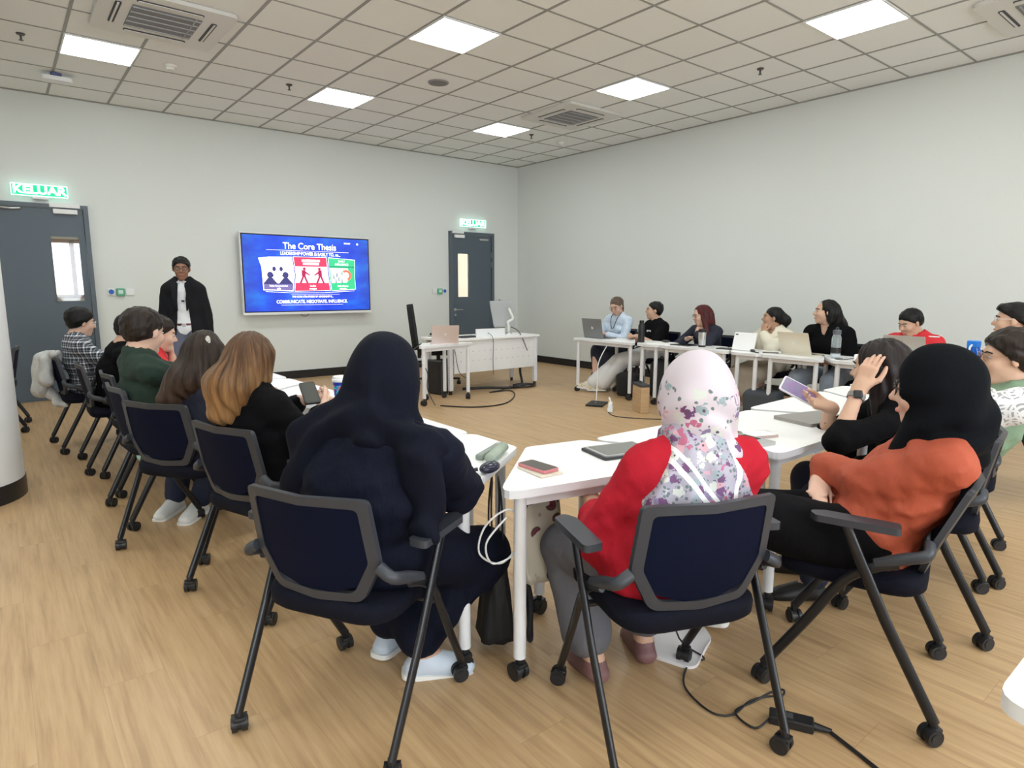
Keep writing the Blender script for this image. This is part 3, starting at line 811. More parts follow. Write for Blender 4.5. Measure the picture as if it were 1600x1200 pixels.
SEAT['w4'] = chair_at(-1.12, -5.82, 176, 'black chair of the woman in the cream cardigan')
SEAT['w5'] = chair_at(-1.12, -6.52, 176, 'black chair of the woman in the black v-neck')
SEAT['redman'] = chair_at(-1.12, -7.20, 176, 'black chair of the man in the red shirt')

# ------------------------------------------------------------------ teacher desk corner
def desk():
    x0, x1, y0, y1 = -3.44, -1.85, -2.76, -2.14
    e = empty('office_desk', ((x0 + x1) / 2, (y0 + y1) / 2, 0), 0, 'white office desk with a perforated front panel in front of the corner door', 'desk')
    cx, cy = (x0 + x1) / 2, (y0 + y1) / 2; hw, hd = (x1 - x0) / 2, (y1 - y0) / 2
    t = MB(); t.prism(round_poly([(-hw, -hd), (hw, -hd), (hw, hd), (-hw, hd)], .02), .690, .715); t.build('tabletop', TTOP, e, angle=35)
    n = NT('perforated_panel', 0.4)
    x, y, z = n.sep(n.xyz())
    fx = n.ma('SUBTRACT', n.ma('FRACT', n.ma('MULTIPLY', x, 10.5)), .5); fz = n.ma('SUBTRACT', n.ma('FRACT', n.ma('MULTIPLY', n.ma('SUBTRACT', z, .36), 8.3)), .5)
    d = n.ma('SQRT', n.ma('ADD', n.ma('MULTIPLY', n.ma('DIVIDE', fx, 10.5), n.ma('DIVIDE', fx, 10.5)), n.ma('MULTIPLY', n.ma('DIVIDE', fz, 8.3), n.ma('DIVIDE', fz, 8.3))))
    dot = n.ma('LESS_THAN', d, .006)
    inz = n.ma('MULTIPLY', n.ma('LESS_THAN', z, .64), n.ma('GREATER_THAN', z, .37))
    n.color(n.mix(n.ma('MULTIPLY', dot, inz), (0.80, 0.80, 0.81), (0.25, 0.25, 0.27)))
    MB().box((.05, -hd + .05, .475), (1.36, .018, .42), bevel=.003).build('modesty_panel', n.m, e)
    for sx, sy in ((-.86, -1), (.93, -1), (-.86, 1), (.93, 1)):
        l = MB(); l.box((sx * hw, sy * (hd - .05), .37), (.055, .055, .64), bevel=.006); lo = l.build('leg', TLEG, e)
        MB().cyl((sx * hw, sy * (hd - .05), 0), (sx * hw, sy * (hd - .05), .055), .02, n=14).build('foot', BLACK, lo, angle=40)
    MB().box((0, hd - .05, .665), (2 * hw * .88, .03, .045)).build('desk_rail', TLEG, e)
desk()
table([(-4.10, -3.23), (-3.22, -3.12), (-3.48, -2.79), (-3.82, -2.83)], 'small white table with the rose laptop beside the teacher desk', group='white trapezoid tables set in a horseshoe', tz=.70, inset=.05)

def office_chair():
    e = empty('office_chair', (-2.92, -1.78, 0), R(-124), 'tall black office chair behind the teacher desk', 'office chair')
    BF = mat('office_chair_fabric', (0.012, 0.012, 0.014), 0.85)
    s = MB(); s.prism(round_poly([(-.25, -.24), (.25, -.24), (.25, .24), (-.25, .24)], .1), .43, .52); s.build('seat', BF, e, angle=50)
    b = MB(); b.prism(round_poly([(-.21, .50), (.21, .50), (.24, .8), (.19, 1.14), (-.19, 1.14), (-.24, .8)], .09), -.03, .035, Matrix.Translation((0, -.25, 0)) @ Matrix.Rotation(R(97), 4, 'X'))
    b.build('backrest', BF, e, angle=50)
    MB().cyl((0, 0, .09), (0, 0, .44), .028).build('gas_column', BLACK, e, angle=40)
    for k in range(5):
        a = k * 1.2566
        l = MB().box((.16 * math.cos(a), .16 * math.sin(a), .085), (.32, .04, .028), rot=Matrix.Rotation(a, 3, 'Z'), bevel=.006).build('base_arm', BLACK, e)
        caster_mb(.30 * math.cos(a), .30 * math.sin(a), r=.027, w=.044, top=.08, rot=a).build('caster', BLACK, l, angle=40)
    for sx in (-1, 1):
        MB().tube([(sx * .24, .0, .48), (sx * .29, .0, .56), (sx * .29, .0, .68)], .014).build('armrest_post', BLACK, e, smooth=True)
        MB().box((sx * .29, .0, .69), (.07, .26, .03), bevel=.012).build('armrest', BLACK, e)
    MB().box((0, -.27, .47), (.06, .05, .2), bevel=.01).build('back_stem', BLACK, e)
office_chair()

ALU = mat('laptop_silver', (0.55, 0.55, 0.55), 0.35, 0.6)
SGREY = mat('laptop_space_grey', (0.24, 0.245, 0.25), 0.38, 0.5)
ROSE = mat('laptop_rose', (0.66, 0.56, 0.53), 0.38, 0.3)
GOLD = mat('laptop_gold', (0.72, 0.66, 0.54), 0.4, 0.3)
KEYS = mat('keyboard_black', (0.02, 0.02, 0.022), 0.6)
SCRN = mat('screen_black_glass', (0.01, 0.011, 0.015), 0.08)
def laptop(x, y, z, rz, label, m, open_deg=105, w=.32, d=.22, lit=None, logo=True):
    e = empty('laptop', (x, y, z), rz, label, 'laptop')
    b = MB(); b.prism(round_poly([(-w / 2, -d / 2), (w / 2, -d / 2), (w / 2, d / 2), (-w / 2, d / 2)], .012), .001, .013); b.build('base', m, e, angle=40)
    MB().box((0, .02, .0138), (w * .86, d * .48, .0016)).build('keyboard', KEYS, e)
    MB().box((0, -d * .33, .0138), (w * .36, d * .24, .001)).build('trackpad', m, e)
    M = Matrix.Translation((0, d / 2 - .004, .014)) @ Matrix.Rotation(-R(180 - open_deg) + R(0), 4, 'X') if False else Matrix.Translation((0, d / 2 - .004, .014)) @ Matrix.Rotation(R(180 - open_deg), 4, 'X')
    # lid grows along +y of this frame when flat open (180), folded back over the keys by rotation
    l = MB(); l.prism(round_poly([(-w / 2, 0), (w / 2, 0), (w / 2, d), (-w / 2, d)], .012), -.003, .004, M); lid = l.build('lid', m, e, angle=40)
    MB().box(M @ Vector((0, d / 2, .0045)), (w * .95, d * .92, .001), rot=M.to_3x3()).build('screen', lit or SCRN, lid)
    if logo:
        g = MB()
        for k in range(1): g.cyl(M @ Vector((0, d / 2, -.003)), M @ Vector((0, d / 2, -.0042)), .016, n=20)
        g.cyl(M @ Vector((.006, d / 2 + .019, -.003)), M @ Vector((.006, d / 2 + .019, -.0042)), .005, n=10)
        g.build('lid_logo', mat('logo_pale', (.75, .74, .72), .3, .3), lid)
    return e
laptop(-3.62, -3.02, .70, R(155), 'rose-silver laptop open on the small table beside the teacher desk', ROSE, 108)

def monitor_arm():
    e = empty('monitor', (-2.13, -2.40, .715), R(-20), 'silver monitor on a jointed arm at the end of the teacher desk', 'monitor')
    GM = mat('monitor_back_grey', (.45, .46, .47), .45)
    MB().cyl((0, 0, 0), (0, 0, .02), .05, n=24).build('arm_base', STEEL, e, angle=40)
    MB().tube([(0, 0, .02), (.0, 0, .12), (-.02, -.02, .17), (.05, -.04, .22), (.02, -.03, .30), (.0, .0, .36)], .018).build('arm', OFFW, e, smooth=True)
    M = Matrix.Translation((-.07, .05, .29)) @ Matrix.Rotation(R(28), 4, 'Z') @ Matrix.Rotation(R(-14), 4, 'X')
    MB().box(M @ Vector((0, 0, 0)), (.44, .025, .36), rot=M.to_3x3(), bevel=.006).build('housing', GM, e)
    MB().box(M @ Vector((0, .0135, 0)), (.42, .002, .34), rot=M.to_3x3()).build('screen', SCRN, e)
    MB().box(M @ Vector((0, 0, .195)), (.05, .03, .03), rot=M.to_3x3(), bevel=.004).build('camera_clip', STEEL, e)
    MB().tube([(.02, -.04, .1), (.06, -.22, .06), (.1, -.3, -.04), (.13, -.42, -.2)], .006).build('cable', DGREY, e, smooth=True)
monitor_arm()
e = empty('desk_screen', (-2.62, -2.62, .715), R(-4), 'low white screen with a black top edge standing on the teacher desk', 'screen')
MB().box((0, 0, .055), (.46, .025, .11), bevel=.004).build('housing', WHITE, e); MB().box((0, .0, .112), (.46, .03, .008)).build('top_edge', BLACK, e)
MB().box((0, .014, .055), (.43, .003, .09)).build('screen_face', SCRN, e)
MB().tube([(-.05, -.02, .05), (-.06, -.16, -.02), (-.07, -.17, -.3), (-.06, -.17, -.5)], .004).build('cable', DGREY, e, smooth=True)
e = empty('desk_keyboard', (-3.0, -2.62, .715), R(3), 'dark keyboard tray on the teacher desk', 'keyboard')
MB().box((0, 0, .012), (.22, .1, .022), bevel=.004).build('body', DGREY, e); MB().box((0, 0, .024), (.2, .085, .003)).build('keys', BLACK, e)

def cable(name, pts, r, m, label, cat='cable', sub=6, group=None):
    o = MB().tube(pts, r, n=8, sub=sub).build(name, m, None, smooth=True); tag(o, label, cat, group); return o
cable('power_cable', [(-3.86, -3.3, .008), (-3.6, -3.62, .008), (-3.2, -3.66, .008), (-2.75, -3.3, .008), (-2.55, -2.95, .008), (-2.85, -2.9, .008), (-2.6, -2.85, .01), (-2.3, -2.66, .012)], .008, BLACK, 'black cable looping over the floor from the small table to the desk')
cable('hanging_cable', [(-3.95, -3.05, .72), (-4.12, -3.1, .60), (-3.97, -3.19, .42), (-3.97, -3.20, .2), (-3.9, -3.25, .008)], .006, DGREY, 'dark cable running down the leg of the small table')
cable('cable_sleeve', [(-3.0, -2.5, .02), (-2.75, -2.66, .03), (-2.45, -2.86, .03), (-2.15, -2.72, .03), (-2.0, -2.5, .2), (-1.93, -2.45, .5)], .018, BLACK, 'thick black cable sleeve bundled on the floor under the teacher desk')
cable('cable_bundle', [(-2.35, -2.8, .02), (-2.15, -2.9, .02), (-1.98, -2.8, .02), (-2.1, -2.66, .02), (-2.3, -2.72, .03), (-2.16, -2.82, .035)], .014, BLACK, 'coil of black cable beside the desk leg on the floor')
cable('table_cable', [(-3.45, -3.02, .71), (-3.4, -2.9, .715), (-3.35, -2.86, .55), (-3.3, -2.88, .3), (-3.15, -2.9, .2)], .004, DGREY, 'thin grey cable hanging from the rose laptop table')
e = empty('computer_tower', (-3.42, -2.48, 0), R(10), 'black computer tower standing under the teacher desk', 'computer')
MB().box((0, 0, .22), (.14, .36, .42), bevel=.01).build('case', BLACK, e); MB().box((0, -.182, .22), (.12, .005, .38)).build('front_panel', DGREY, e)
e = empty('desk_bag', (-3.22, -2.42, 0), R(-15), 'black bag slumped against the computer tower under the desk', 'bag')
MB().ell((0, 0, .16), (.09, .13, .165), 20).build('body', BLACK, e, smooth=True); MB().tube([(0, -.06, .3), (0, 0, .38), (0, .06, .3)], .01).build('handle', BLACK, e, smooth=True)

# ------------------------------------------------------------------ things on the far tables
laptop(-1.60, -3.68, TZ, R(87), 'grey laptop on the first far table in front of the woman in the blue shirt', SGREY, 102, w=.36, d=.25)
def bottle(name, x, y, z, prof, m, label, cat='bottle', lid=None, extra=None):
    """prof: list (r,z) body; lid: (list, mat)"""
    e = empty(name, (x, y, z), 0, label, cat)
    def lathe(nm, pr, mm):
        b = MB(); n = 28; rings = [[b.bm.verts.new((r * math.cos(6.28318 * k / n), r * math.sin(6.28318 * k / n), zz)) for k in range(n)] for r, zz in pr]
        b.bm.faces.new(list(reversed(rings[0]))); b.bm.faces.new(rings[-1])
        for A_, B_ in zip(rings, rings[1:]):
            for k in range(n): b.bm.faces.new((A_[k], A_[(k + 1) % n], B_[(k + 1) % n], B_[k]))
        return b.build(nm, mm, e, smooth=True, angle=40)
    lathe('body', prof, m)
    if lid:
        for nm, pr, mm in lid: lathe(nm, pr, mm)
    return e, lathe
bottle('bottle', -1.70, -4.45, TZ, [(.038, 0), (.04, .005), (.04, .20), (.03, .225)], BLACK, 'black bottle in front of the man in the black t-shirt', lid=[('cap', [(.028, .225), (.028, .262), (.024, .266)], BLACK)])
bottle('tumbler', -1.64, -5.27, TZ, [(.036, 0), (.038, .004), (.043, .16), (.043, .165)], STEEL, 'steel tumbler with a black lid in front of the red-haired woman', 'tumbler',
       lid=[('lid', [(.045, .165), (.045, .195), (.03, .2)], BLACK), ('base_ring', [(.039, 0), (.04, .02)], BLACK)])
CLEARP = mat('clear_blue_plastic', (0.80, 0.90, 0.93), 0.08, trans=0.75, ior=1.3)
be, lt = bottle('water_bottle', -1.62, -6.73, TZ, [(.041, 0), (.042, .01), (.042, .19), (.030, .225), (.028, .235)], CLEARP, 'clear water bottle with a grey lid beside the gold laptop',
       lid=[('cap', [(.033, .225), (.036, .23), (.036, .262), (.02, .268)], mat('cap_grey', (.13, .15, .16), .4)), ('bottle_label', [(.0425, .05), (.0425, .1)], BLACK), ('bottle_band', [(.0428, .04), (.0428, .015)], mat('pale_band', (.6, .65, .7), .3))])
MB().tube([(-.02, 0, .262), (-.02, 0, .285), (.02, 0, .285), (.02, 0, .262)], .006).build('carry_loop', DGREY, be, smooth=True)
BLUEP = mat('blue_bottle_plastic', (0.005, 0.14, 0.72), 0.15, trans=0.25)
be, lt = bottle('blue_bottle', -2.26, -7.99, TZ, [(.05, 0), (.054, .008), (.054, .14), (.050, .15), (.054, .16), (.054, .19), (.040, .225), (.040, .235)], BLUEP, 'large bright blue bottle at the right edge of the picture',
       lid=[('cap', [(.043, .235), (.043, .275), (.038, .28)], mat('blue_cap', (.02, .22, .8), .3))])
MB().tube([(-.04, 0, .25), (-.085, 0, .23), (-.09, 0, .15), (-.055, 0, .12)], .007).build('handle', mat('pale_strap', (.75, .8, .85), .5), be, smooth=True)
def slab(name, x, y, z, rz, w, d, h, m, label, cat, screen=None, r=.008, part='body', tilt=None):
    e = empty(name, (x, y, z), rz, label, cat)
    if tilt: e.rotation_euler = (tilt[0], tilt[1], rz)
    b = MB(); b.prism(round_poly([(-w / 2, -d / 2), (w / 2, -d / 2), (w / 2, d / 2), (-w / 2, d / 2)], r), .0005, h)
    b.build(part, m, e, angle=40)
    if screen: MB().prism(round_poly([(-w / 2 * .93, -d / 2 * .95), (w / 2 * .93, -d / 2 * .95), (w / 2 * .93, d / 2 * .95), (-w / 2 * .93, d / 2 * .95)], r * .8), h, h + .0006).build('screen', screen, e)
    return e
PAPER = mat('paper_white', (.85, .85, .83), .8)
slab('notebook', -1.66, -4.72, TZ, R(10), .21, .28, .012, PAPER, 'open white notebook with papers in front of the man in the black t-shirt', 'notebook')
e = empty('computer_mouse', (-1.60, -4.74, TZ + .013), R(20), 'dark computer mouse lying on the white notebook', 'mouse'); MB().ell((0, 0, .014), (.03, .05, .016), 18).build('body', DGREY, e, smooth=True); MB().cyl((0, .02, .02), (0, .03, .029), .004).build('scroll_wheel', BLACK, e)
slab('tablet', -1.62, -5.02, TZ, R(-5), .20, .26, .01, DGREY, 'dark tablet lying between the notebook and the steel tumbler', 'tablet', SCRN)
slab('open_tray', -1.66, -5.58, TZ, R(6), .12, .16, .012, DGREY, 'dark phone case lying at the seam right of the tumbler', 'phone case')
WTAB = mat('white_tablet_cover', (.88, .88, .88), .45)
e = empty('white_tablet', (-1.66, -5.80, TZ), R(88), 'white tablet standing on its folded cover in front of the cream cardigan', 'tablet')
M_ = Matrix.Translation((0, .02, .005)) @ Matrix.Rotation(R(105), 4, 'X')
b = MB(); b.prism(round_poly([(-.13, 0), (.13, 0), (.13, .19), (-.13, .19)], .012), -.005, .005, M_); b.build('cover', WTAB, e, angle=40)
MB().box(M_ @ Vector((0, .095, .0055)), (.24, .17, .001), rot=M_.to_3x3()).build('screen', SCRN, e); MB().box((0, -.06, .004), (.25, .15, .006), bevel=.002).build('stand_flap', WTAB, e)
MB().box(M_ @ Vector((.1, .165, -.0055)), (.03, .012, .002), rot=M_.to_3x3()).build('camera_bump', DGREY, e)
e = empty('stylus_pouch', (-1.74, -5.96, TZ), R(60), 'small dark pouch and pen beside the white tablet', 'pouch'); MB().ell((.02, 0, .015), (.035, .022, .016), 14).build('pouch_body', DGREY, e, smooth=True); MB().cyl((-.10, .0, .005), (.0, .0, .006), .005).build('pen', BLACK, e)
laptop(-1.55, -6.38, TZ, R(84), 'gold laptop open in front of the woman in the black v-neck', GOLD, 112, w=.33, d=.23)
slab('phone', -1.66, -6.10, TZ, R(30), .075, .15, .008, DGREY, 'phone lying between the white tablet and the gold laptop', 'phone', SCRN)
laptop(-1.50, -7.33, TZ, R(86), 'pale grey laptop in front of the man in the red shirt', ALU, 104, w=.34, d=.24)
e = empty('charger', (-1.70, -6.97, TZ), R(0), 'white charger with a thin cable near the clear water bottle', 'charger'); MB().box((0, 0, .03), (.05, .06, .06), bevel=.01).build('body', WHITE, e)
MB().tube([(0, .03, .02), (-.05, .12, .004), (-.02, .2, .004), (.05, .16, .004)], .004).build('cable', DGREY, e, smooth=True)

# ------------------------------------------------------------------ floor things by the far row
def soft_bag(name, x, y, rz, size, m, label, cat='backpack'):
    e = empty(name, (x, y, 0), rz, label, cat)
    b = MB(); b.box((0, 0, size[2] / 2), size, bevel=min(size) * .3, seg=4)
    for v in b.bm.verts:
        k = .9 + .1 * math.sin(v.co.x * 20 + v.co.z * 13); v.co.x *= k * (1.1 - .25 * v.co.z / size[2]); v.co.y *= k
    b.build('bag_body', m, e, smooth=True)
    p = MB(); p.box((0, -size[1] * .5, size[2] * .32), (size[0] * .7, size[1] * .25, size[2] * .45), bevel=.03, seg=3); p.build('front_pocket', m, e, smooth=True)
    MB().tube([(-size[0] * .2, 0, size[2] * .95), (0, 0, size[2] * 1.12), (size[0] * .2, 0, size[2] * .95)], .010).build('handle', m, e, smooth=True)
    return e
NYL = mat('black_nylon', (.012, .012, .014), .7, bump=.4, bscale=(18, 18, 18)); NYG = mat('grey_nylon', (.05, .053, .06), .7, bump=.4, bscale=(18, 18, 18))
soft_bag('backpack', -1.60, -4.22, R(95), (.42, .24, .30), NYL, 'black slumped backpack under the first far table beside the white trousers')
soft_bag('backpack', -1.35, -4.50, R(80), (.30, .2, .46), NYG, 'upright dark grey backpack behind the black slumped one')
soft_bag('shoulder_bag', -1.75, -6.12, R(100), (.46, .22, .34), mat('slate_canvas', (.055, .065, .08), .75, bump=.4, bscale=(15, 15, 15)), 'slate grey shoulder bag under the gold laptop table', 'bag')
soft_bag('laptop_bag', -1.5, -6.95, R(90), (.34, .16, .38), NYL, 'black bag under the table beside the blue jeans', 'bag')
e = empty('wooden_board_bag', (-2.28, -4.95, 0), R(62), 'light brown cardboard carrier bag with a grey top edge on the floor', 'bag')
KRAFT = mat('kraft_board', (.50, .33, .18), .8, col2=(.56, .38, .22), nscale=(3, 3, 40))
MB().box((0, 0, .15), (.25, .10, .30), bevel=.006).build('carrier', KRAFT, e); MB().box((0, 0, .305), (.26, .11, .03), bevel=.005).build('top_edge', NYG, e)
MB().box((.02, -.0, .33), (.07, .02, .03), bevel=.008).build('clip', DGREY, e)
slab('floor_tablet', -2.36, -4.36, 0, R(30), .30, .20, .02, BLACK, 'flat black device charging on the floor', 'tablet', None)
e = empty('power_strip', (-2.52, -4.72, 0), R(40), 'white power strip with plugs on the floor beside the cardboard carrier', 'power strip')
MB().box((0, 0, .022), (.22, .06, .04), bevel=.008).build('strip_body', WHITE, e)
for k in (-.07, 0, .06): MB().box((k, 0, .065), (.045, .045, .05), bevel=.008).build('plug', WHITE, e)
MB().cyl((.06, 0, .09), (.08, .02, .14), .01).build('plug_lead', WHITE, e)
cable('white_cable', [(-1.80, -4.02, .69), (-1.98, -4.02, .45), (-2.02, -4.04, .2), (-2.16, -4.16, .006), (-2.30, -4.30, .006), (-2.36, -4.34, .02)], .006, WHITE, 'white cable hanging from the first far table to the floor')
cable('floor_cable', [(-2.6, -4.76, .006), (-2.72, -5.0, .006), (-2.5, -5.35, .006), (-2.2, -5.6, .006)], .005, DGREY, 'thin grey cable on the floor by the cardboard carrier')

# ------------------------------------------------------------------ near tables
SAGE = mat('sage_leather', (.34, .40, .33), .55); 
e = empty('glasses_case', (-6.30, -7.56, TZ), R(36), 'sage green rounded case lying on the near left table', 'case')
b = MB(); b.tube([(-.09, 0, .022), (.09, 0, .022)], (.022, .020), n=20, sub=1); b.ell((-.09, 0, .022), (.012, .022, .02)); b.ell((.09, 0, .022), (.012, .022, .02)); b.build('case_body', SAGE, e, smooth=True)
MB().box((0, 0, .0225), (.185, .0455, .0015)).build('case_seam', mat('sage_dark', (.16, .2, .16), .6), e)
e = empty('glasses_case', (-6.27, -7.52, TZ), R(30), 'slim grey-green pen case behind the sage rounded case', 'case')
MB().box((0, .03, .012), (.22, .03, .022), bevel=.006).build('case_body', mat('greygreen_case', (.26, .30, .27), .5), e); MB().box((.09, .03, .0235), (.03, .02, .002)).build('case_buckle', STEEL, e)
e = empty('computer_mouse', (-6.44, -7.70, TZ), R(20), 'glossy dark mouse at the corner of the near left table', 'mouse')
MB().ell((0, 0, .019), (.052, .030, .020), 22).build('body', mat('glossy_navy', (.02, .022, .045), .2), e, smooth=True); MB().cyl((.03, 0, .03), (.03, 0, .036), .004).build('scroll_wheel', BLACK, e)
cable('mouse_strap', [(-6.50, -7.71, .735), (-6.56, -7.68, .725), (-6.62, -7.64, .74)], .007, BLACK, 'short black strap from the dark mouse to the navy sleeve', 'strap')
slab('phone_wallet', -6.29, -7.80, TZ, R(-6), .10, .16, .006, mat('beige_case', (.72, .66, .56), .5), 'beige phone case lying beneath the pink phone', 'phone case', r=.01)
slab('phone', -6.285, -7.785, TZ + .007, R(2), .074, .145, .011, mat('pink_phone', (.72, .25, .28), .35), 'pink-edged phone on top of the beige case', 'phone', mat('phone_dark_screen', (.12, .11, .10), .15), r=.01)
e = empty('tablet', (-5.86, -7.80, TZ), R(-14), 'grey tablet in a case at the left elbow of the floral headscarf', 'tablet')
b = MB(); b.prism(round_poly([(-.13, -.09), (.13, -.09), (.13, .09), (-.13, .09)], .012), .001, .010); b.build('tablet_case', NYG, e, angle=40)
b = MB(); b.prism(round_poly([(-.12, -.08), (.12, -.08), (.12, .08), (-.12, .08)], .012), .010, .016); b.build('tablet_body', ALU, e, angle=40); MB().box((0, 0, .0165), (.215, .14, .001)).build('screen', mat('tablet_grey_glass', (.22, .22, .21), .1), e)
laptop(-5.36, -8.02, TZ, R(-10), 'grey laptop half hidden at the right side of the floral headscarf', ALU, 178, w=.26, d=.18, logo=False)
slab('notebook', -5.19, -7.99, TZ, R(-22), .20, .09, .012, mat('mauve_cover', (.55, .42, .40), .6), 'slim mauve notebook on the near right table', 'notebook', PAPER)
e = empty('eyeglasses', (-5.28, -7.93, TZ), R(-10), 'gold-rimmed glasses folded beside the mauve notebook', 'glasses')
GLD = mat('gold_wire', (.55, .42, .15), .3, .8)
for s in (-1, 1): MB().tube([(s * .03 + .022 * math.cos(a), .018 * math.sin(a), .02) for a in [6.283 * k / 10 for k in range(10)]], .0015, n=6, closed=True, sub=2).build('rim', GLD, e, smooth=True)
MB().tube([(-.05, 0, .02), (-.05, .06, .006), (.03, .065, .004)], .0015, n=6).build('temple', GLD, e, smooth=True); MB().tube([(-.008, 0, .022), (.008, 0, .022)], .0015, n=6, sub=1).build('bridge', GLD, e)
slab('laptop', -4.62, -7.99, TZ, R(-14), .33, .23, .017, mat('laptop_warm_grey', (.34, .32, .30), .35, .5), 'closed warm grey laptop under the elbow of the phone user', 'laptop', None, r=.014)

# cup, papers on the left row
be, lt = bottle('paper_cup', -6.26, -6.02, TZ, [(.027, 0), (.030, .004), (.042, .118), (.0425, .122)], mat('cup_blue', (.02, .05, .42), .4), 'blue printed paper cup with a white lid on the left row of tables', 'cup',
       lid=[('lid', [(.045, .118), (.047, .123), (.046, .132), (.041, .135), (.041, .148), (.036, .150)], WHITE)])
n = NT('cup_print', .4); v = n.voro(n.xyz((1, 1, 1)), 55)
cc = n.ramp(n.sep(v['Color'])[0], [(0, (.02, .05, .42)), (.35, (.02, .35, .65)), (.55, (.05, .5, .6)), (.75, (.8, .1, .12)), (.9, (.02, .05, .42))], 'CONSTANT'); n.color(cc)
lt('cup_print', [(.0345, .035), (.0415, .098)], n.m)
slab('paper_sheet', -6.36, -5.78, TZ, R(80), .21, .297, .001, PAPER, 'white sheet with small printed marks beside the blue paper cup', 'paper', r=.002)
e = empty('tablet_on_stand', (-6.42, -4.56, TZ), R(-105), 'white tablet tilted on a stand in front of the green sweater', 'tablet')
M_ = Matrix.Translation((0, .0, .01)) @ Matrix.Rotation(R(62), 4, 'X')
MB().box(M_ @ Vector((0, .09, 0)), (.25, .18, .01), rot=M_.to_3x3(), bevel=.004).build('tablet_body', WHITE, e); MB().box(M_ @ Vector((0, .09, .006)), (.23, .16, .002), rot=M_.to_3x3()).build('screen', mat('grey_screen', (.10, .10, .11), .2), e)
MB().box((0, .01, .004), (.26, .2, .008), bevel=.003).build('stand_base', WHITE, e); MB().box((0, .07, .06), (.05, .01, .12), rot=Matrix.Rotation(R(-20), 3, 'X')).build('prop', BLACK, e)
bottle('red_bottle', -6.22, -4.30, TZ, [(.036, 0), (.038, .005), (.038, .16), (.024, .2)], mat('red_gloss', (.45, .02, .05), .3), 'red bottle standing on the table in front of the presenter', lid=[('cap', [(.022, .2), (.022, .235), (.016, .24)], mat('red_cap', (.5, .05, .08), .4))])

# bags hanging between the two nearest tables
def tote(name, x, y, rz, w, h, d, top, m, label, strap_top, sm):
    e = empty(name, (x, y, top - h), rz, label, 'bag')
    b = MB(); nx, nz = 10, 12; rings = []
    for j in range(nz + 1):
        t = j / nz; ww = w * (.80 + .25 * math.sin(t * 2.3)) / 2 * (1.0 - .25 * t); dd = d / 2 * (1 - t * .65)
        ring = [(ww * math.copysign(abs(math.cos(a)) ** .6, math.cos(a)) + .006 * math.sin(9 * a + 4 * t), dd * math.copysign(abs(math.sin(a)) ** .7, math.sin(a)) + .006 * math.sin(6 * a + 5 * t), t * h) for a in [6.28318 * k / 28 for k in range(28)]]
        rings.append([b.bm.verts.new(p) for p in ring])
    b.bm.faces.new(list(reversed(rings[0])))
    for A_, B_ in zip(rings, rings[1:]):
        for k in range(28): b.bm.faces.new((A_[k], A_[(k + 1) % 28], B_[(k + 1) % 28], B_[k]))
    b.bm.faces.new(rings[-1])
    b.build('bag_body', m, e, smooth=True)
    L = strap_top - (top - h)
    for s in (-1, 1):
        st = MB(); st.sweep(smooth_path([(-w * .30, s * d * .12, h * .95), (-w * .16, s * .02, L * .82), (0, s * .012, L), (w * .16, s * .02, L * .82), (w * .30, s * d * .12, h * .95)], 4), [(-.014, -.002), (.014, -.002), (.014, .002), (-.014, .002)], up=Vector((0, 1, 0)))
        st.build('strap', sm, e)
    return e
e = tote('tote_bag', -6.385, -7.66, R(60), .24, .34, .14, .40, NYL, 'black tote bag hanging beneath the near left table corner', .665, NYL)
MB().ell((.0, -.09, .30), (.022, .018, .034), 14).build('keychain', mat('jade_charm', (.35, .5, .42), .3), e, smooth=True)
MB().cyl((.0, -.075, .26), (.0, -.08, .22), .008).build('tag', WHITE, e)
n = NT('canvas_flowers', .85); v = n.voro(n.xyz((1, 1, 1)), 14)
big = n.noise(n.xyz((1, 1, 1)), 9, 2); pet = n.ramp(v['Distance'], [(0, (.10, .02, .04)), (.22, (.22, .05, .07)), (.30, (.05, .05, .03)), (.36, (.66, .60, .50))])
n.color(n.mix(n.ma('GREATER_THAN', big, .53), (.66, .60, .50), pet))
e = tote('canvas_tote', -6.22, -7.72, R(-8), .22, .30, .12, .56, n.m, 'cream canvas tote with dark flowers hanging behind the table leg', .67, mat('dark_strap', (.02, .015, .02), .7))
cable('white_cable', [(-6.49, -7.86, .60), (-6.56, -7.84, .52), (-6.52, -7.82, .43), (-6.44, -7.84, .45), (-6.42, -7.86, .54), (-6.47, -7.85, .62), (-6.55, -7.82, .57), (-6.56, -7.80, .47), (-6.48, -7.82, .42), (-6.41, -7.85, .50), (-6.43, -7.88, .58), (-6.46, -7.88, .68)], .0035, WHITE, 'coil of white charging cable hanging at the near table leg', sub=8)
cable('backpack_strap', [(-6.30, -7.70, .33), (-6.28, -7.74, .2), (-6.30, -7.76, .06), (-6.26, -7.72, .03), (-6.24, -7.68, .2), (-6.25, -7.66, .3)], .012, NYL, 'black strap loop trailing below the canvas tote', 'strap')

# floor: power adaptor and its cable
e = empty('power_adapter', (-5.93, -8.60, 0), R(0), 'black laptop power adapter on the floor by the chair caster', 'adapter')
def zf(u, v): return None
M_ = Matrix.Rotation(R(-62), 4, 'Z')
b = MB().box((0, 0, .016), (.13, .052, .030), rot=M_.to_3x3(), bevel=.005).build('adapter_body', BLACK, e)
MB().box(M_ @ Vector((-.02, 0, .0315)), (.05, .03, .001), rot=M_.to_3x3()).build('rating_label', DGREY, e)
MB().cyl(M_ @ Vector((.063, 0, .015)), M_ @ Vector((.115, 0, .012)), .013, .007).build('plug', BLACK, e, angle=40)
cable('adapter_cable', [(-5.88, -8.70, .010), (-5.90, -8.78, .006), (-5.93, -8.87, .006), (-5.96, -8.98, .006), (-6.02, -9.12, .006), (-6.1, -9.3, .006)], .006, BLACK, 'black mains cable running from the adapter to the lower edge')
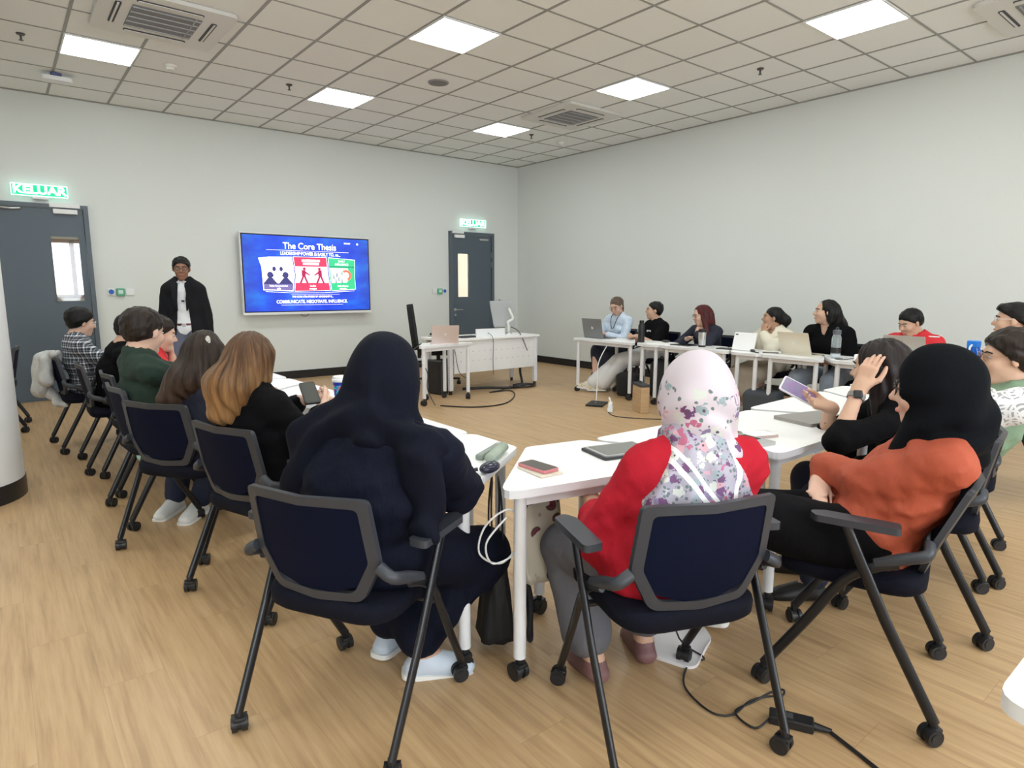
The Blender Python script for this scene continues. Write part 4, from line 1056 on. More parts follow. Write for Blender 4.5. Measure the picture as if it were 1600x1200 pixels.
cable('adapter_lead', [(-5.97, -8.55, .012), (-6.04, -8.54, .006), (-6.02, -8.46, .006), (-5.92, -8.47, .006), (-5.85, -8.49, .02), (-5.83, -8.52, .035), (-5.86, -8.53, .03), (-5.87, -8.49, .012), (-5.93, -8.46, .006), (-6.04, -8.46, .005), (-6.08, -8.40, .005), (-6.03, -8.27, .005), (-5.90, -8.20, .005), (-5.84, -8.22, .008), (-5.86, -8.12, .05), (-5.84, -8.05, .2)], .0035, BLACK, 'thin black lead curling from the adapter under the chair')
e = empty('paper_bag', (-5.77, -8.07, 0), R(25), 'crumpled white plastic bag on the floor under the floral headscarf chair', 'plastic bag')
b = MB(); b.prism(round_poly([(-.22, -.09), (.02, -.11), (.17, -.03), (.15, .10), (-.05, .14), (-.2, .08)], .05), .001, .012)
bmesh.ops.subdivide_edges(b.bm, edges=b.bm.edges[:], cuts=1)
for v_ in b.bm.verts: v_.co.z += max(0, .016 * math.sin(17 * v_.co.x) * math.sin(23 * v_.co.y)) if v_.co.z > .008 else 0
b.build('bag_sheet', mat('white_plastic_bag', (.82, .80, .82), .4), e)
e = empty('mint_pouch', (-7.13, -5.06, 0.0), R(20), 'mint green cloth bag under the seat of the green sweater', 'bag')
MB().box((0, 0, .355), (.10, .06, .10), bevel=.025, seg=3).build('cloth', mat('mint_cloth', (.45, .75, .68), .8), e, smooth=True)
# ------------------------------------------------------------------ organic surfaces: distance fields + surface nets
F32 = np.float32
class Field:
    def __init__(s, lo, hi, h):
        s.h = h; s.lo = np.array(lo, F32)
        s.n = np.maximum(2, np.ceil((np.array(hi) - np.array(lo)) / h).astype(int) + 1)
        s.ax = [s.lo[i] + h * np.arange(s.n[i], dtype=F32) for i in range(3)]
        s.F = np.full(tuple(s.n), 9.0, F32)
    def sl(s, a, b):
        r = []
        for i in range(3):
            i0 = int(np.floor((a[i] - s.lo[i]) / s.h)); i1 = int(np.ceil((b[i] - s.lo[i]) / s.h)) + 1
            r.append((max(0, i0), min(int(s.n[i]), i1)))
        if any(x1 - x0 < 1 for x0, x1 in r): return None
        return tuple(slice(x0, x1) for x0, x1 in r)
    def pts(s, S):
        X = s.ax[0][S[0]][:, None, None]; Y = s.ax[1][S[1]][None, :, None]; Z = s.ax[2][S[2]][None, None, :]
        return X, Y, Z
def V3(*a): return np.array(a, float)
def smin(a, b, k):
    if k <= 0: return np.minimum(a, b)
    h = np.clip(.5 + .5 * (b - a) / k, 0, 1)
    return b + (a - b) * h - k * h * (1 - h)
class Cap:
    """tapered capsule; w: optional wide axis with factor wf"""
    def __init__(s, a, b, ra, rb=None, w=None, wf=1.0, k=.02):
        s.a = np.array(a, float); s.b = np.array(b, float); s.ra = ra; s.rb = ra if rb is None else rb
        s.w = None if w is None else np.array(w, float) / np.linalg.norm(w); s.wf = wf; s.k = k
    def grow(s, o, k=None): return Cap(s.a, s.b, s.ra + o, s.rb + o, s.w, s.wf, s.k if k is None else k)
    def bounds(s):
        r = max(s.ra, s.rb) * max(1, s.wf)
        return np.minimum(s.a, s.b) - r, np.maximum(s.a, s.b) + r
    def d(s, X, Y, Z):
        ab = s.b - s.a; L2 = float(ab @ ab) + 1e-12
        x = X - s.a[0]; y = Y - s.a[1]; z = Z - s.a[2]
        t = np.clip((x * ab[0] + y * ab[1] + z * ab[2]) / L2, 0, 1)
        x = x - t * ab[0]; y = y - t * ab[1]; z = z - t * ab[2]
        d2 = x * x + y * y + z * z
        if s.w is not None:
            q = x * s.w[0] + y * s.w[1] + z * s.w[2]
            d2 = d2 - q * q * (1 - 1 / s.wf ** 2)
        return np.sqrt(np.maximum(d2, 0)) - (s.ra + (s.rb - s.ra) * t)
class Ell:
    def __init__(s, c, r, Rm=None, k=.02):
        s.c = np.array(c, float); s.r = np.array(r, float); s.R = np.eye(3) if Rm is None else np.array(Rm, float); s.k = k
    def grow(s, o, k=None): return Ell(s.c, s.r + o, s.R, s.k if k is None else k)
    def bounds(s): m = max(s.r); return s.c - m, s.c + m
    def d(s, X, Y, Z):
        x = X - s.c[0]; y = Y - s.c[1]; z = Z - s.c[2]; R_ = s.R
        u = (x * R_[0, 0] + y * R_[1, 0] + z * R_[2, 0]); v = (x * R_[0, 1] + y * R_[1, 1] + z * R_[2, 1]); w = (x * R_[0, 2] + y * R_[1, 2] + z * R_[2, 2])
        k0 = np.sqrt((u / s.r[0]) ** 2 + (v / s.r[1]) ** 2 + (w / s.r[2]) ** 2)
        k1 = np.sqrt((u / s.r[0] ** 2) ** 2 + (v / s.r[1] ** 2) ** 2 + (w / s.r[2] ** 2) ** 2) + 1e-6
        return k0 * (k0 - 1) / k1
def wob(X, Y, Z, f, seed=0, st=(1, 1, 1)):
    """cheap smooth noise -1..1"""
    rs = np.random.RandomState(seed); o = 0
    for i in range(5):
        k = rs.normal(size=3); k /= np.linalg.norm(k); k *= f * (1 + .45 * i); ph = rs.uniform(0, 6.28)
        o = o + np.sin(k[0] * X * st[0] + k[1] * Y * st[1] + k[2] * Z * st[2] + ph + 1.3 * np.sin(.6 * f * (X * st[0] * k[1] / f + Z * st[2] * k[0] / f) * 1.0 + i))
    return o / 4
def snets(F, lo, h):
    ins = F < 0
    nx, ny, nz = F.shape
    c = ins[:-1, :-1, :-1].astype(np.int8)
    for dx, dy, dz in ((1, 0, 0), (0, 1, 0), (0, 0, 1), (1, 1, 0), (1, 0, 1), (0, 1, 1), (1, 1, 1)):
        c = c + ins[dx:nx - 1 + dx, dy:ny - 1 + dy, dz:nz - 1 + dz]
    idx = np.argwhere((c > 0) & (c < 8))
    if len(idx) == 0: return np.zeros((0, 3)), np.zeros((0, 4), int)
    vid = np.full((nx - 1, ny - 1, nz - 1), -1, np.int64); vid[idx[:, 0], idx[:, 1], idx[:, 2]] = np.arange(len(idx))
    V = {}
    for dx in (0, 1):
        for dy in (0, 1):
            for dz in (0, 1): V[dx, dy, dz] = F[idx[:, 0] + dx, idx[:, 1] + dy, idx[:, 2] + dz]
    acc = np.zeros((len(idx), 3)); cnt = np.zeros(len(idx))
    for a in V:
        for ax in range(3):
            if a[ax] == 1: continue
            b = list(a); b[ax] = 1; b = tuple(b)
            va, vb = V[a], V[b]; cr = (va < 0) != (vb < 0)
            t = np.where(cr, va / np.where(cr, va - vb, 1), 0); t = np.clip(t, 0, 1)
            for i in range(3): acc[:, i] += cr * (a[i] + (t if i == ax else 0))
            cnt += cr
    P = (idx + acc / np.maximum(cnt, 1)[:, None]) * h + lo
    Q = []
    for ax in range(3):
        o = [1, 1, 1]; o[ax] = 0; sa = [slice(1, -1)] * 3; sb = [slice(1, -1)] * 3
        sa[ax] = slice(0, -1); sb[ax] = slice(1, None)
        A, B = ins[tuple(sa)], ins[tuple(sb)]
        e = np.argwhere(A != B)
        if len(e) == 0: continue
        e = e + np.array(o); u, v = [(1, 2), (2, 0), (0, 1)][ax]
        def g(du, dv):
            q = e.copy(); q[:, u] -= du; q[:, v] -= dv
            ok = (q[:, 0] < nx - 1) & (q[:, 1] < ny - 1) & (q[:, 2] < nz - 1)
            q = np.minimum(q, [nx - 2, ny - 2, nz - 2]); return vid[q[:, 0], q[:, 1], q[:, 2]]
        q = np.stack([g(1, 1), g(0, 1), g(0, 0), g(1, 0)], 1)
        fl = ins[e[:, 0], e[:, 1], e[:, 2]] if True else None
        q = np.where(fl[:, None], q, q[:, ::-1]); Q.append(q[(q >= 0).all(1)])
    return P, np.concatenate(Q)
def relax(P, Q, it=1, f=.5):
    if len(P) == 0: return P
    a = np.concatenate([Q[:, 0], Q[:, 1], Q[:, 2], Q[:, 3]]); b = np.concatenate([Q[:, 1], Q[:, 2], Q[:, 3], Q[:, 0]])
    n = np.bincount(a, minlength=len(P)) + np.bincount(b, minlength=len(P))
    for _ in range(it):
        S = np.zeros_like(P)
        for i in range(3): S[:, i] = np.bincount(a, P[b, i], len(P)) + np.bincount(b, P[a, i], len(P))
        P = P * (1 - f) + f * S / np.maximum(n, 1)[:, None]
    return P
def grid_eval(prims, lo, hi, h, post=None):
    fd = Field(lo, hi, h)
    m = max(.05, h * 3)
    for p in prims:
        a, b = p.bounds(); S = fd.sl(a - m, b + m)
        if S is None: continue
        d = p.d(*fd.pts(S)).astype(F32)
        fd.F[S] = smin(fd.F[S], d, p.k)
    if post is not None:
        S = (slice(None),) * 3; X, Y, Z = fd.pts(S); fd.F = np.asarray(post(fd.F, X, Y, Z), F32)
    return fd
def surf(name, prims, h, m, parent, post=None, fine=(), it=1, pad=.03, mesh_only=False):
    """fine: list of (lo, hi, h) boxes meshed at a higher resolution"""
    lo = np.min([p.bounds()[0] for p in prims], 0) - pad; hi = np.max([p.bounds()[1] for p in prims], 0) + pad
    Vs, Qs, off = [], [], 0
    fd = grid_eval(prims, lo, hi, h, post); P, Q = snets(fd.F, fd.lo, h)
    P = relax(P, Q, it)
    for a, b, hh in fine:
        c = P[Q].mean(1); inb = ((c > np.array(a) + h * .3) & (c < np.array(b) - h * .3)).all(1); Q = Q[~inb]
    Vs.append(P); Qs.append(Q); off = len(P)
    for a, b, hh in fine:
        f2 = grid_eval(prims, a, b, hh, post); P2, Q2 = snets(f2.F, f2.lo, hh); P2 = relax(P2, Q2, 1)
        Vs.append(P2); Qs.append(Q2 + off); off += len(P2)
    P = np.concatenate(Vs); Q = np.concatenate(Qs)
    used = np.zeros(len(P), bool); used[Q.ravel()] = True; mp = np.cumsum(used) - 1; P = P[used]; Q = mp[Q]
    me = bpy.data.meshes.new(name)
    me.vertices.add(len(P)); me.vertices.foreach_set('co', P.astype(F32).ravel())
    me.loops.add(4 * len(Q)); me.loops.foreach_set('vertex_index', Q.astype(np.int32).ravel())
    me.polygons.add(len(Q)); me.polygons.foreach_set('loop_start', np.arange(0, 4 * len(Q), 4, dtype=np.int32))
    me.polygons.foreach_set('loop_total', np.full(len(Q), 4, np.int32))
    me.polygons.foreach_set('use_smooth', np.ones(len(Q), bool)); me.update(calc_edges=True)
    me.materials.append(m)
    o = bpy.data.objects.new(name, me); COL.objects.link(o)
    if parent: o.parent = parent
    return o
def nrm(v): v = np.array(v, float); return v / (np.linalg.norm(v) + 1e-9)
def rotz(a): c, s = math.cos(a), math.sin(a); return np.array([[c, -s, 0], [s, c, 0], [0, 0, 1.]])
def rotx(a): c, s = math.cos(a), math.sin(a); return np.array([[1, 0, 0], [0, c, -s], [0, s, c]])
def roty(a): c, s = math.cos(a), math.sin(a); return np.array([[c, 0, s], [0, 1, 0], [-s, 0, c]])
def ik(S, T, l1, l2, pole):
    d = T - S; L = min(np.linalg.norm(d), .995 * (l1 + l2)); u = nrm(d); a = (l1 * l1 - l2 * l2 + L * L) / (2 * L)
    h = math.sqrt(max(0, l1 * l1 - a * a)); pp = np.array(pole, float); pp = nrm(pp - u * (pp @ u))
    return S + u * a + pp * h, S + u * L

def hand_prims(W, d, n, side, curl=.5, thumb=.6, spread=.12, k=.006, curls=None):
    """W wrist, d finger direction, n palm normal (palm faces n), side +1 right hand"""
    d = nrm(d); n = nrm(np.array(n) - d * (np.array(n) @ d)); s = np.cross(d, n) * side     # s: towards the thumb side
    s = -s if False else s
    P = []
    pal = .085
    for j, o in enumerate((.026, .009, -.009, -.026)):
        P.append(Cap(W + s * o * .55 + d * .005, W + s * o + d * pal, .0135, .0115, k=.012))
    P.append(Cap(W - d * .03, W + d * .012, .024, .022, w=s, wf=1.15, k=.02))
    lens = (.070, .078, .073, .057); rad = (.0085, .0088, .0085, .0075)
    for j, o in enumerate((.027, .009, -.009, -.026)):
        b = W + s * o + d * pal; cu = (curls[j] if curls else curl + .06 * j)
        dirn = nrm(d + s * o * spread * 12); a = 0
        for q, fr in enumerate((.45, .31, .24)):
            a += cu * (.7 if q == 0 else .9)
            v = dirn * math.cos(a) + n * math.sin(a); e_ = b + v * lens[j] * fr
            P.append(Cap(b, e_, rad[j] * (1 - .08 * q), rad[j] * (.92 - .08 * q), k=.003 if q == 0 else .002)); b = e_
    tb = W + d * .022 + s * .022 + n * .006
    t1 = tb + nrm(d * .62 + s * (.75 - .45 * thumb) + n * .45 * thumb) * .042; t2 = t1 + nrm(d * .9 + s * (.25 - .45 * thumb) + n * .5 * thumb) * .034; t3 = t2 + nrm(d * .95 - s * .2 * thumb + n * .4 * thumb) * .026
    P += [Cap(W + s * .008, tb, .018, .016, k=.012), Cap(tb, t1, .0155, .0115, k=.008), Cap(t1, t2, .0112, .010, k=.003), Cap(t2, t3, .0098, .0082, k=.002)]
    return P

SKINS = {}
def skin(name, col):
    m = mat('skin_' + name, col, .52, bump=.06, bscale=(120, 120, 120)); 
    m.node_tree.nodes['Principled BSDF'].inputs['Subsurface Weight'].default_value = .08
    m.node_tree.nodes['Principled BSDF'].inputs['Subsurface Radius'].default_value = (.02, .008, .004)
    return m
def hairmat(name, c1, c2, grad=None, freq=(70, 70, 5)):
    return lambda HC: hairmat_(name, c1, c2, grad, freq, HC)
def hairmat_(name, c1, c2, grad, freq, HC):
    name = name + '_%d' % len(MATS)
    n = NT(name, .42); X_, Y_, Z_ = n.sep(n.xyz())
    ang = n.ma('ARCTAN2', n.ma('SUBTRACT', X_, float(HC[0])), n.ma('SUBTRACT', float(HC[1]) - .03, Y_))
    cv = n.t.nodes.new('ShaderNodeCombineXYZ'); n.t.links.new(n.ma('MULTIPLY', ang, 9.0), cv.inputs[0]); n.t.links.new(n.ma('MULTIPLY', Z_, freq[2]), cv.inputs[1])
    f = n.noise(cv.outputs[0], 1.0, 6, .7); c = n.ramp(f, [(.35, c1), (.68, c2)])
    if grad:           # real two-tone dye: tips differ from roots
        x, y, z = n.sep(n.xyz()); g = n.ma('MULTIPLY', n.ma('SUBTRACT', grad[1], z), grad[2]); g = n.ma('ADD', g, n.ma('MULTIPLY', n.ma('SUBTRACT', f, .5), 1.2))
        n.t.nodes[-1].use_clamp = True
        cl = n.t.nodes.new('ShaderNodeClamp'); n.t.links.new(g, cl.inputs[0])
        c = n.mix(cl.outputs[0], c, grad[0])
    n.color(c); n.bump(f, .6, .004); n.b.inputs['Specular IOR Level'].default_value = .22
    return n.m
EYEW = mat('eye_white', (.50, .47, .45), .3); IRIS = mat('eye_iris', (.02, .012, .008), .15)

def person(seat, label, sk, spec):
    """seat = (x, y, rz) chair frame (local +y faces forward). spec holds the pose and clothing"""
    g = spec.get
    e = empty('person', (seat[0], seat[1], 0), seat[2] + R(g('turn', 0)), label, 'person')
    q = g('q', 1.0); stand = g('stand', False); bw = g('bw', 1.0)
    lean = R(g('lean', 5)); side = R(g('side', 0)); tw = R(g('twist', 0))
    ph = g('ph', .535) if not stand else .93
    P0 = V3(0, g('py', .0), ph)
    HM = rotz(R(g('hyaw', 0))) @ rotx(-R(g('hpitch', 8))) @ roty(R(g('hroll', 0)))
    spine = None
    if g('head'):            # head centre given in the room: the spine bends to reach it
        a_ = seat[2] + R(g('turn', 0)); hw = V3(*g('head')) - V3(seat[0], seat[1], 0); hl_ = rotz(-a_) @ hw
        nb_ = hl_ - HM @ V3(0, .030, .086) - nrm(V3(0, .25, 1)) * g('neck', .045)
        spine = nb_ - P0
    u = nrm(V3(math.sin(side), math.sin(lean), math.cos(lean) * math.cos(side)))
    u2 = nrm(V3(math.sin(side), math.sin(lean + R(g('hunch', 6))), math.cos(lean + R(g('hunch', 6)))))   # upper back bends more
    Rt = rotz(tw) @ V3(1, 0, 0)
    k_ = g('len', 1.0)
    if spine is not None:
        k_ = np.linalg.norm(spine) / .495; d_ = nrm(spine); hb = R(g('hunch', 6)) * .5
        ax = nrm(np.cross(V3(1, 0, 0), d_)); u = nrm(d_ - V3(0, 1, 0) * math.sin(hb)); u2 = nrm(d_ + V3(0, 1, 0) * math.sin(hb))
    W1 = P0 + u * .13 * k_; C1 = P0 + u * .25 * k_; C2 = C1 + u2 * .14 * k_; SH = C1 + u2 * .19 * k_; NB = C1 + u2 * .245 * k_
    nu = nrm(V3(0, .25, 1)) if spine is not None else nrm(u2 + V3(0, .15, 0)); NT_ = NB + nu * g('neck', .045)
    HC = NT_ + HM @ V3(0, .030, .086)
    hs = g('hs', 1.0)
    def hp(v): return HC + HM @ (np.array(v, float) * hs)
    shw = .165 * bw * g('shw', 1.0)
    S = {1: SH + Rt * shw + V3(0, 0, -.030), -1: SH - Rt * shw + V3(0, 0, -.030)}
    hip = {1: P0 + V3(.088 * bw, .02, -.02), -1: P0 + V3(-.088 * bw, .02, -.02)}
    th = sh = .40 * g('ll', 1.0)
    # legs
    leg = {}
    for s in (1, -1):
        ft = g('foot', {}).get(s, (s * .12, .36, .075)) if not stand else (s * .10, g('fy', {1: .06, -1: -.02})[s], .075)
        A = V3(*ft)
        if s in g('footw', {}): A = rotz(-(seat[2] + R(g('turn', 0)))) @ (V3(*g('footw')[s]) - V3(seat[0], seat[1], 0))
        Kp = V3(s * g('kout', .25), 1.0, .9) if not stand else V3(0, 1, 0)
        if g('kpole'): Kp = V3(*g('kpole')[s])
        l1, l2 = (th, sh) if not stand else (.43, .43)
        K, A2 = ik(hip[s], A, l1, l2, Kp); leg[s] = (hip[s], K, A2)
    # arms
    arm = {}
    for s in (1, -1):
        T_ = V3(*g('hand', {}).get(s, (s * .16, .38, .745)))
        if s in g('handh', {}): T_ = hp(g('handh')[s])
        if s in g('handw', {}): T_ = rotz(-(seat[2] + R(g('turn', 0)))) @ (V3(*g('handw')[s]) - V3(seat[0], seat[1], 0))
        pole = V3(*g('pole', {}).get(s, (s * .45, -.35, -.8)))
        E_, W_ = ik(S[s], T_, .275, .245, pole); arm[s] = (S[s], E_, W_)
    tor = [Cap(P0 - Rt * .07 * bw, P0 + Rt * .07 * bw, .108 * bw, k=.04), Cap(P0 + u * .02, W1, .098 * bw, .090 * bw, Rt, 1.40, k=.05),
           Cap(W1, C1, .090 * bw, .098 * bw, Rt, 1.38, k=.05), Cap(C1, C2, .098 * bw, .088, Rt, 1.50 * bw ** .5, k=.05),
           Cap(SH - Rt * shw * .80 - V3(0, 0, .022), SH + Rt * shw * .80 - V3(0, 0, .022), .050, k=.05), Cap(SH + u2 * .0, NB, .068, .052, Rt, 1.25, k=.05)]
    if g('bust'): tor += [Cap(C1 + V3(s * .06, .075, .03), C1 + V3(s * .06, .082, .03), .055, k=.05) for s in (1, -1)]
    if g('belly'): tor += [Ell(P0 + u * .10 + V3(0, .06, 0), (.125 * bw, .11 * g('belly'), .12), k=.05)]
    arms = {s: [Cap(arm[s][0], arm[s][1], .048 * bw ** .5, .040, k=.03), Cap(arm[s][1], arm[s][2] , .040, .026, k=.02)] for s in (1, -1)}
    hands = {}
    for s in (1, -1):
        hd = g('hdir', {}).get(s); hn = g('hnor', {}).get(s, (0, 0, -1) if not hd else (0, 0, -1))
        W_ = arm[s][2]; fd = nrm(arm[s][2] - arm[s][1]) if hd is None else nrm(hd)
        hands[s] = hand_prims(W_ + fd * .012, fd, hn, s, **g('hfing', {}).get(s, {}))
    legs = {s: [Cap(leg[s][0], leg[s][1], .085 * bw, .056, k=.04), Cap(leg[s][1], leg[s][2], .054, .034, k=.02),
                Cap(leg[s][1] * .7 + leg[s][2] * .3 - V3(0, .012, 0), leg[s][1] * .45 + leg[s][2] * .55 - V3(0, .01, 0), .052, .042, k=.03)] for s in (1, -1)}
    fdirs = {}
    for s in (1, -1):
        dv = V3(*g('fdir', {}).get(s, (s * .15, 1, -.12))); fdirs[s] = nrm(dv)
    feet = {s: [Cap(leg[s][2], leg[s][2] + fdirs[s] * .14 + V3(0, 0, -.035), .034, .026, k=.02)] for s in (1, -1)}
    # head
    nose = g('nose', 1.0)
    hd_ = [Ell(hp((0, -.012, .025)), np.array((.074, .092, .085)) * hs, HM, k=.02), Ell(hp((0, .022, -.045)), np.array((.058, .064, .070)) * hs, HM, k=.03),
           Cap(hp((-.012, .062, -.094)), hp((.012, .062, -.094)), .020 * hs, k=.02), Cap(hp((-.030, .074, .024)), hp((.030, .074, .024)), .011 * hs, k=.015),
           Cap(hp((0, .082, .008)), hp((0, .100 + .004 * nose, -.026)), .0075 * hs, .0125 * hs * nose, k=.008), Cap(hp((-.013, .092, -.031)), hp((.013, .092, -.031)), .0075 * hs, k=.006),
           Cap(hp((-.036, .062, -.030)), hp((-.036, .060, -.028)), .026 * hs, k=.02), Cap(hp((.036, .062, -.030)), hp((.036, .060, -.028)), .026 * hs, k=.02),
           Cap(hp((-.016, .083, -.062)), hp((.016, .083, -.062)), .0075 * hs, k=.006), Cap(hp((-.013, .080, -.071)), hp((.013, .080, -.071)), .0075 * hs, k=.006)]
    for s in (1, -1):
        hd_ += [Ell(hp((s * .077, -.004, -.008)), np.array((.009, .019, .031)) * hs, HM @ rotz(-s * .35), k=.006)]
    neck = [Cap(NB, hp((0, -.022, -.065)), .056 * g('nw', 1), .052 * g('nw', 1), k=.03)]
    sockets = [Ell(hp((s * .032, .100, .004)), np.array((.017, .016, .011)) * hs, HM) for s in (1, -1)]
    body = tor + arms[1] + arms[-1] + hands[1] + hands[-1] + legs[1] + legs[-1] + feet[1] + feet[-1] + neck + hd_
    def post(F, X, Y, Z):
        for so in sockets:
            d = so.d(X, Y, Z); F = -smin(-F, d, .008)
        return F
    box = lambda c, r: (np.array(c) - r, np.array(c) + r)
    fine = [(*box(HC, .135), .0075 * q)]
    for s in (1, -1):
        if s in g('fineh', ()):
            c = arm[s][2] + nrm(arm[s][2] - arm[s][1] if s not in g('hdir', {}) else g('hdir')[s]) * .08
            fine.append((*box(c, .105), g('hq', .0055)))
    SKM = skin(sk[0], sk[1])
    surf('body', body, .0135 * max(1, q), SKM, e, post, fine)
    # face
    if g('face', True):
        for s in (1, -1):
            c = hp((s * .031, .076, .004)); M = Matrix(np.vstack([np.hstack([HM, c[:, None]]), [0, 0, 0, 1]]).tolist())
            b = MB(); b.ell((0, -.001, 0), (.0120 * hs, .0105 * hs, .0058 * hs), 14)
            for v in b.bm.verts: v.co = M @ v.co
            eo = b.build('eye', EYEW, e, smooth=True)
            b = MB(); b.ell((0, .0065 * hs, -.001), (.0055 * hs, .0045 * hs, .0052 * hs), 12)
            for v in b.bm.verts: v.co = M @ v.co
            b.build('iris', IRIS, eo, smooth=True)
            hm = g('browm', mat('eyebrow_dark', (.02, .014, .012), .7))
            MB().tube([hp((s * .012, .088, .022)), hp((s * .030, .086, .027)), hp((s * .047, .072, .021))], .0032 * hs, n=6, sub=3).build('eyebrow', hm, e, smooth=True)
        lips = mat('lips_' + sk[0], tuple(np.clip(np.array(sk[1]) * (1.0, .62, .62), 0, 1)), .45)
        MB().tube([hp((-.021, .082, -.066)), hp((-.008, .092, -.0645)), hp((0, .0925, -.0665)), hp((.008, .092, -.0645)), hp((.021, .082, -.066))], (.0035 * hs, .006 * hs), n=8, sub=3, scales=None).build('lips', lips, e, smooth=True)
    # hair
    HM_ = g('hairmat')
    ht = g('hair')
    def hl(X, Y, Z):                       # head-local coordinates
        x = X - HC[0]; y = Y - HC[1]; z = Z - HC[2]
        return ((x * HM[0, 0] + y * HM[1, 0] + z * HM[2, 0]) / hs, (x * HM[0, 1] + y * HM[1, 1] + z * HM[2, 1]) / hs, (x * HM[0, 2] + y * HM[1, 2] + z * HM[2, 2]) / hs)
    if ht:
        pr = [Ell(hp((0, -.020, .034)), np.array((.083, .099, .085)) * hs * g('hv', 1.0), HM, k=.02)]
        seed = g('seed', 1)
        if ht == 'short':
            pr.append(Ell(hp((0, -.045, -.01)), np.array((.075, .062, .06)) * hs, HM, k=.02))
            if g('fringe'): pr.append(Cap(hp((-.045, .062, .075)), hp((.045, .062, .075)), .026, k=.03))
            fr = g('fringe', 0)
            def hpost(F, X, Y, Z):
                x, y, z = hl(X, Y, Z)
                F = F + .007 * wob(X, Y, Z, 95, seed) * 1.0 - .004
                F = np.maximum(F, (y - (.020 - fr * .03) - (z) * 1.0 * (1 if not fr else 1.5)) / 1.5)
                lowz = -.03 + .55 * np.minimum(y, .02) + g('nape', 0)
                return np.maximum(F, (lowz - z) / 1.15)
        else:
            fl = [Cap(V3(*a), V3(*b), ra, rb, V3(*w) if w else None, wf, k=.04) for a, b, ra, rb, w, wf in g('fall', lambda *a: [])(hp, HC, NB, C1, P0)]
            pr += fl
            if ht == 'tied':
                pr.append(Ell(hp((0, -.045, -.01)), np.array((.072, .062, .06)) * hs, HM, k=.02))
            if ht == 'long':
                pr += [Cap(hp((s * .070, -.025, .02)), hp((s * .074, -.03, -.09)), .026, .026, k=.03) for s in (1, -1)]
                pr.append(Cap(hp((0, -.06, .0)), hp((0, -.075, -.10)), .06, .05, HM[:, 0], 1.25, k=.04))
            part = g('hairline', .058)
            def hpost(F, X, Y, Z):
                x, y, z = hl(X, Y, Z)
                ang = np.arctan2(x, -y + 1e-4)
                F = F + .0045 * np.sin(ang * 17 + 2.5 * wob(X, Y, Z, 14, seed)) + .002 * wob(X, Y, Z, 60, seed + 3, (1, 1, .15)) + .003 * wob(X, Y, Z, 22, seed + 5, (1, 1, .3))
                face = Ell((0, .105, -.028), (.056, .062, .100)).d(x, y, z)
                F = np.maximum(F, -face * .9 * hs)
                F = np.maximum(F, (y - (part if ht != 'tied' else .02 + 1.0 * 0)) if ht != 'tied' else (y - .022 - np.maximum(z, -.02) * 1.0) / 1.4)
                return F
        surf('hair', pr, g('hh', .0085 * q), HM_(HC), e, hpost)
    if ht == 'short' and g('beard'): pass
    # clothing
    T_ = g('top')
    if T_:
        off = T_.get('off', .012)
        tp = [p.grow(off) for p in tor]
        hem = T_.get('hem', -.06)
        if not stand: tp.append(Cap(P0 + V3(0, -.015, hem * .6), P0 + u * .05, .112 * bw + off, .098 * bw + off, Rt, 1.32, k=.04))
        else: tp.append(Cap(P0 + V3(0, -.0, hem), P0 + u * .05, .100 * bw + off, .095 * bw + off, Rt, 1.45, k=.04))
        sl = T_.get('sleeve', 1.9)
        for s in (1, -1):
            a0, a1, a2 = arm[s]; lo_ = T_.get('loose', .014)
            tp.append(Cap(a0, a0 + (a1 - a0) * min(1, sl), .047 * bw ** .5 + lo_ * .55, .042 + lo_, k=.035))
            if sl > 1: tp.append(Cap(a1, a1 + (a2 - a1) * (sl - 1), .042 + lo_, .030 + lo_ * .8, k=.02))
        fa = T_.get('fold', .005); sd = T_.get('seed', 3)
        vn = T_.get('v', 0); crew = T_.get('crew', .062)
        def tpost(F, X, Y, Z):
            F = F + fa * wob(X, Y, Z, 26, sd, (1, 1, 1.6)) + fa * .5 * wob(X, Y, Z, 60, sd + 1, (1, 1, 1.4))
            nk = Cap(NB + nu * .005, NB + nu * .14, crew, crew * 1.1).d(X, Y, Z)
            F = np.maximum(F, -nk)
            if vn:
                c = Cap(NB + V3(0, .05, 0), NB + V3(0, .10, -vn), .045, .006, k=0).d(X, Y, Z); F = np.maximum(F, -c)
            if T_.get('open'):       # open front jacket
                w_ = T_['open']; c = Cap(NB + V3(0, .10, .02), P0 + V3(0, .16, .02), w_ * .5, w_, V3(0, 1, 0), 1.4).d(X, Y, Z); F = np.maximum(F, -c)
            if not stand: F = np.maximum(F, T_.get('cut', .468) - Z)
            return F
        surf(T_.get('name', 'shirt'), tp, T_.get('h', .011 * q), T_['m'], e, tpost)
        for ex in T_.get('extra', []): ex(e, locals())
    Bm = g('bottom')
    if Bm:
        off = Bm.get('off', .012); bp_ = [tor[0].grow(min(off * .8, .008))]
        L_ = Bm.get('to', 1.9)
        for s in (1, -1):
            h0, kn, an = leg[s]
            bp_.append(Cap(h0, kn, .080 * bw + off, .060 + off, k=.03)) if off < .03 else bp_.append(Cap(h0, kn, .078 * bw + off, .062 + off, k=.03))
            if L_ > 1: bp_.append(Cap(kn, kn + (an - kn) * (L_ - 1), .058 + off, Bm.get('cuff', .045) + off, k=.02))
        if Bm.get('skirt'):
            bp_.append(Cap(P0 + V3(0, .05, 0), (leg[1][1] + leg[-1][1]) / 2 - V3(0, .02, .02), .10, .08, V3(1, 0, 0), 1.9, k=.04))
            kk = (leg[1][1] + leg[-1][1]) / 2; bp_.append(Cap(kk, kk + V3(0, -.02, -Bm['skirt']), .08, .085, V3(1, 0, 0), 1.9, k=.04))
        fa2 = Bm.get('fold', .004)
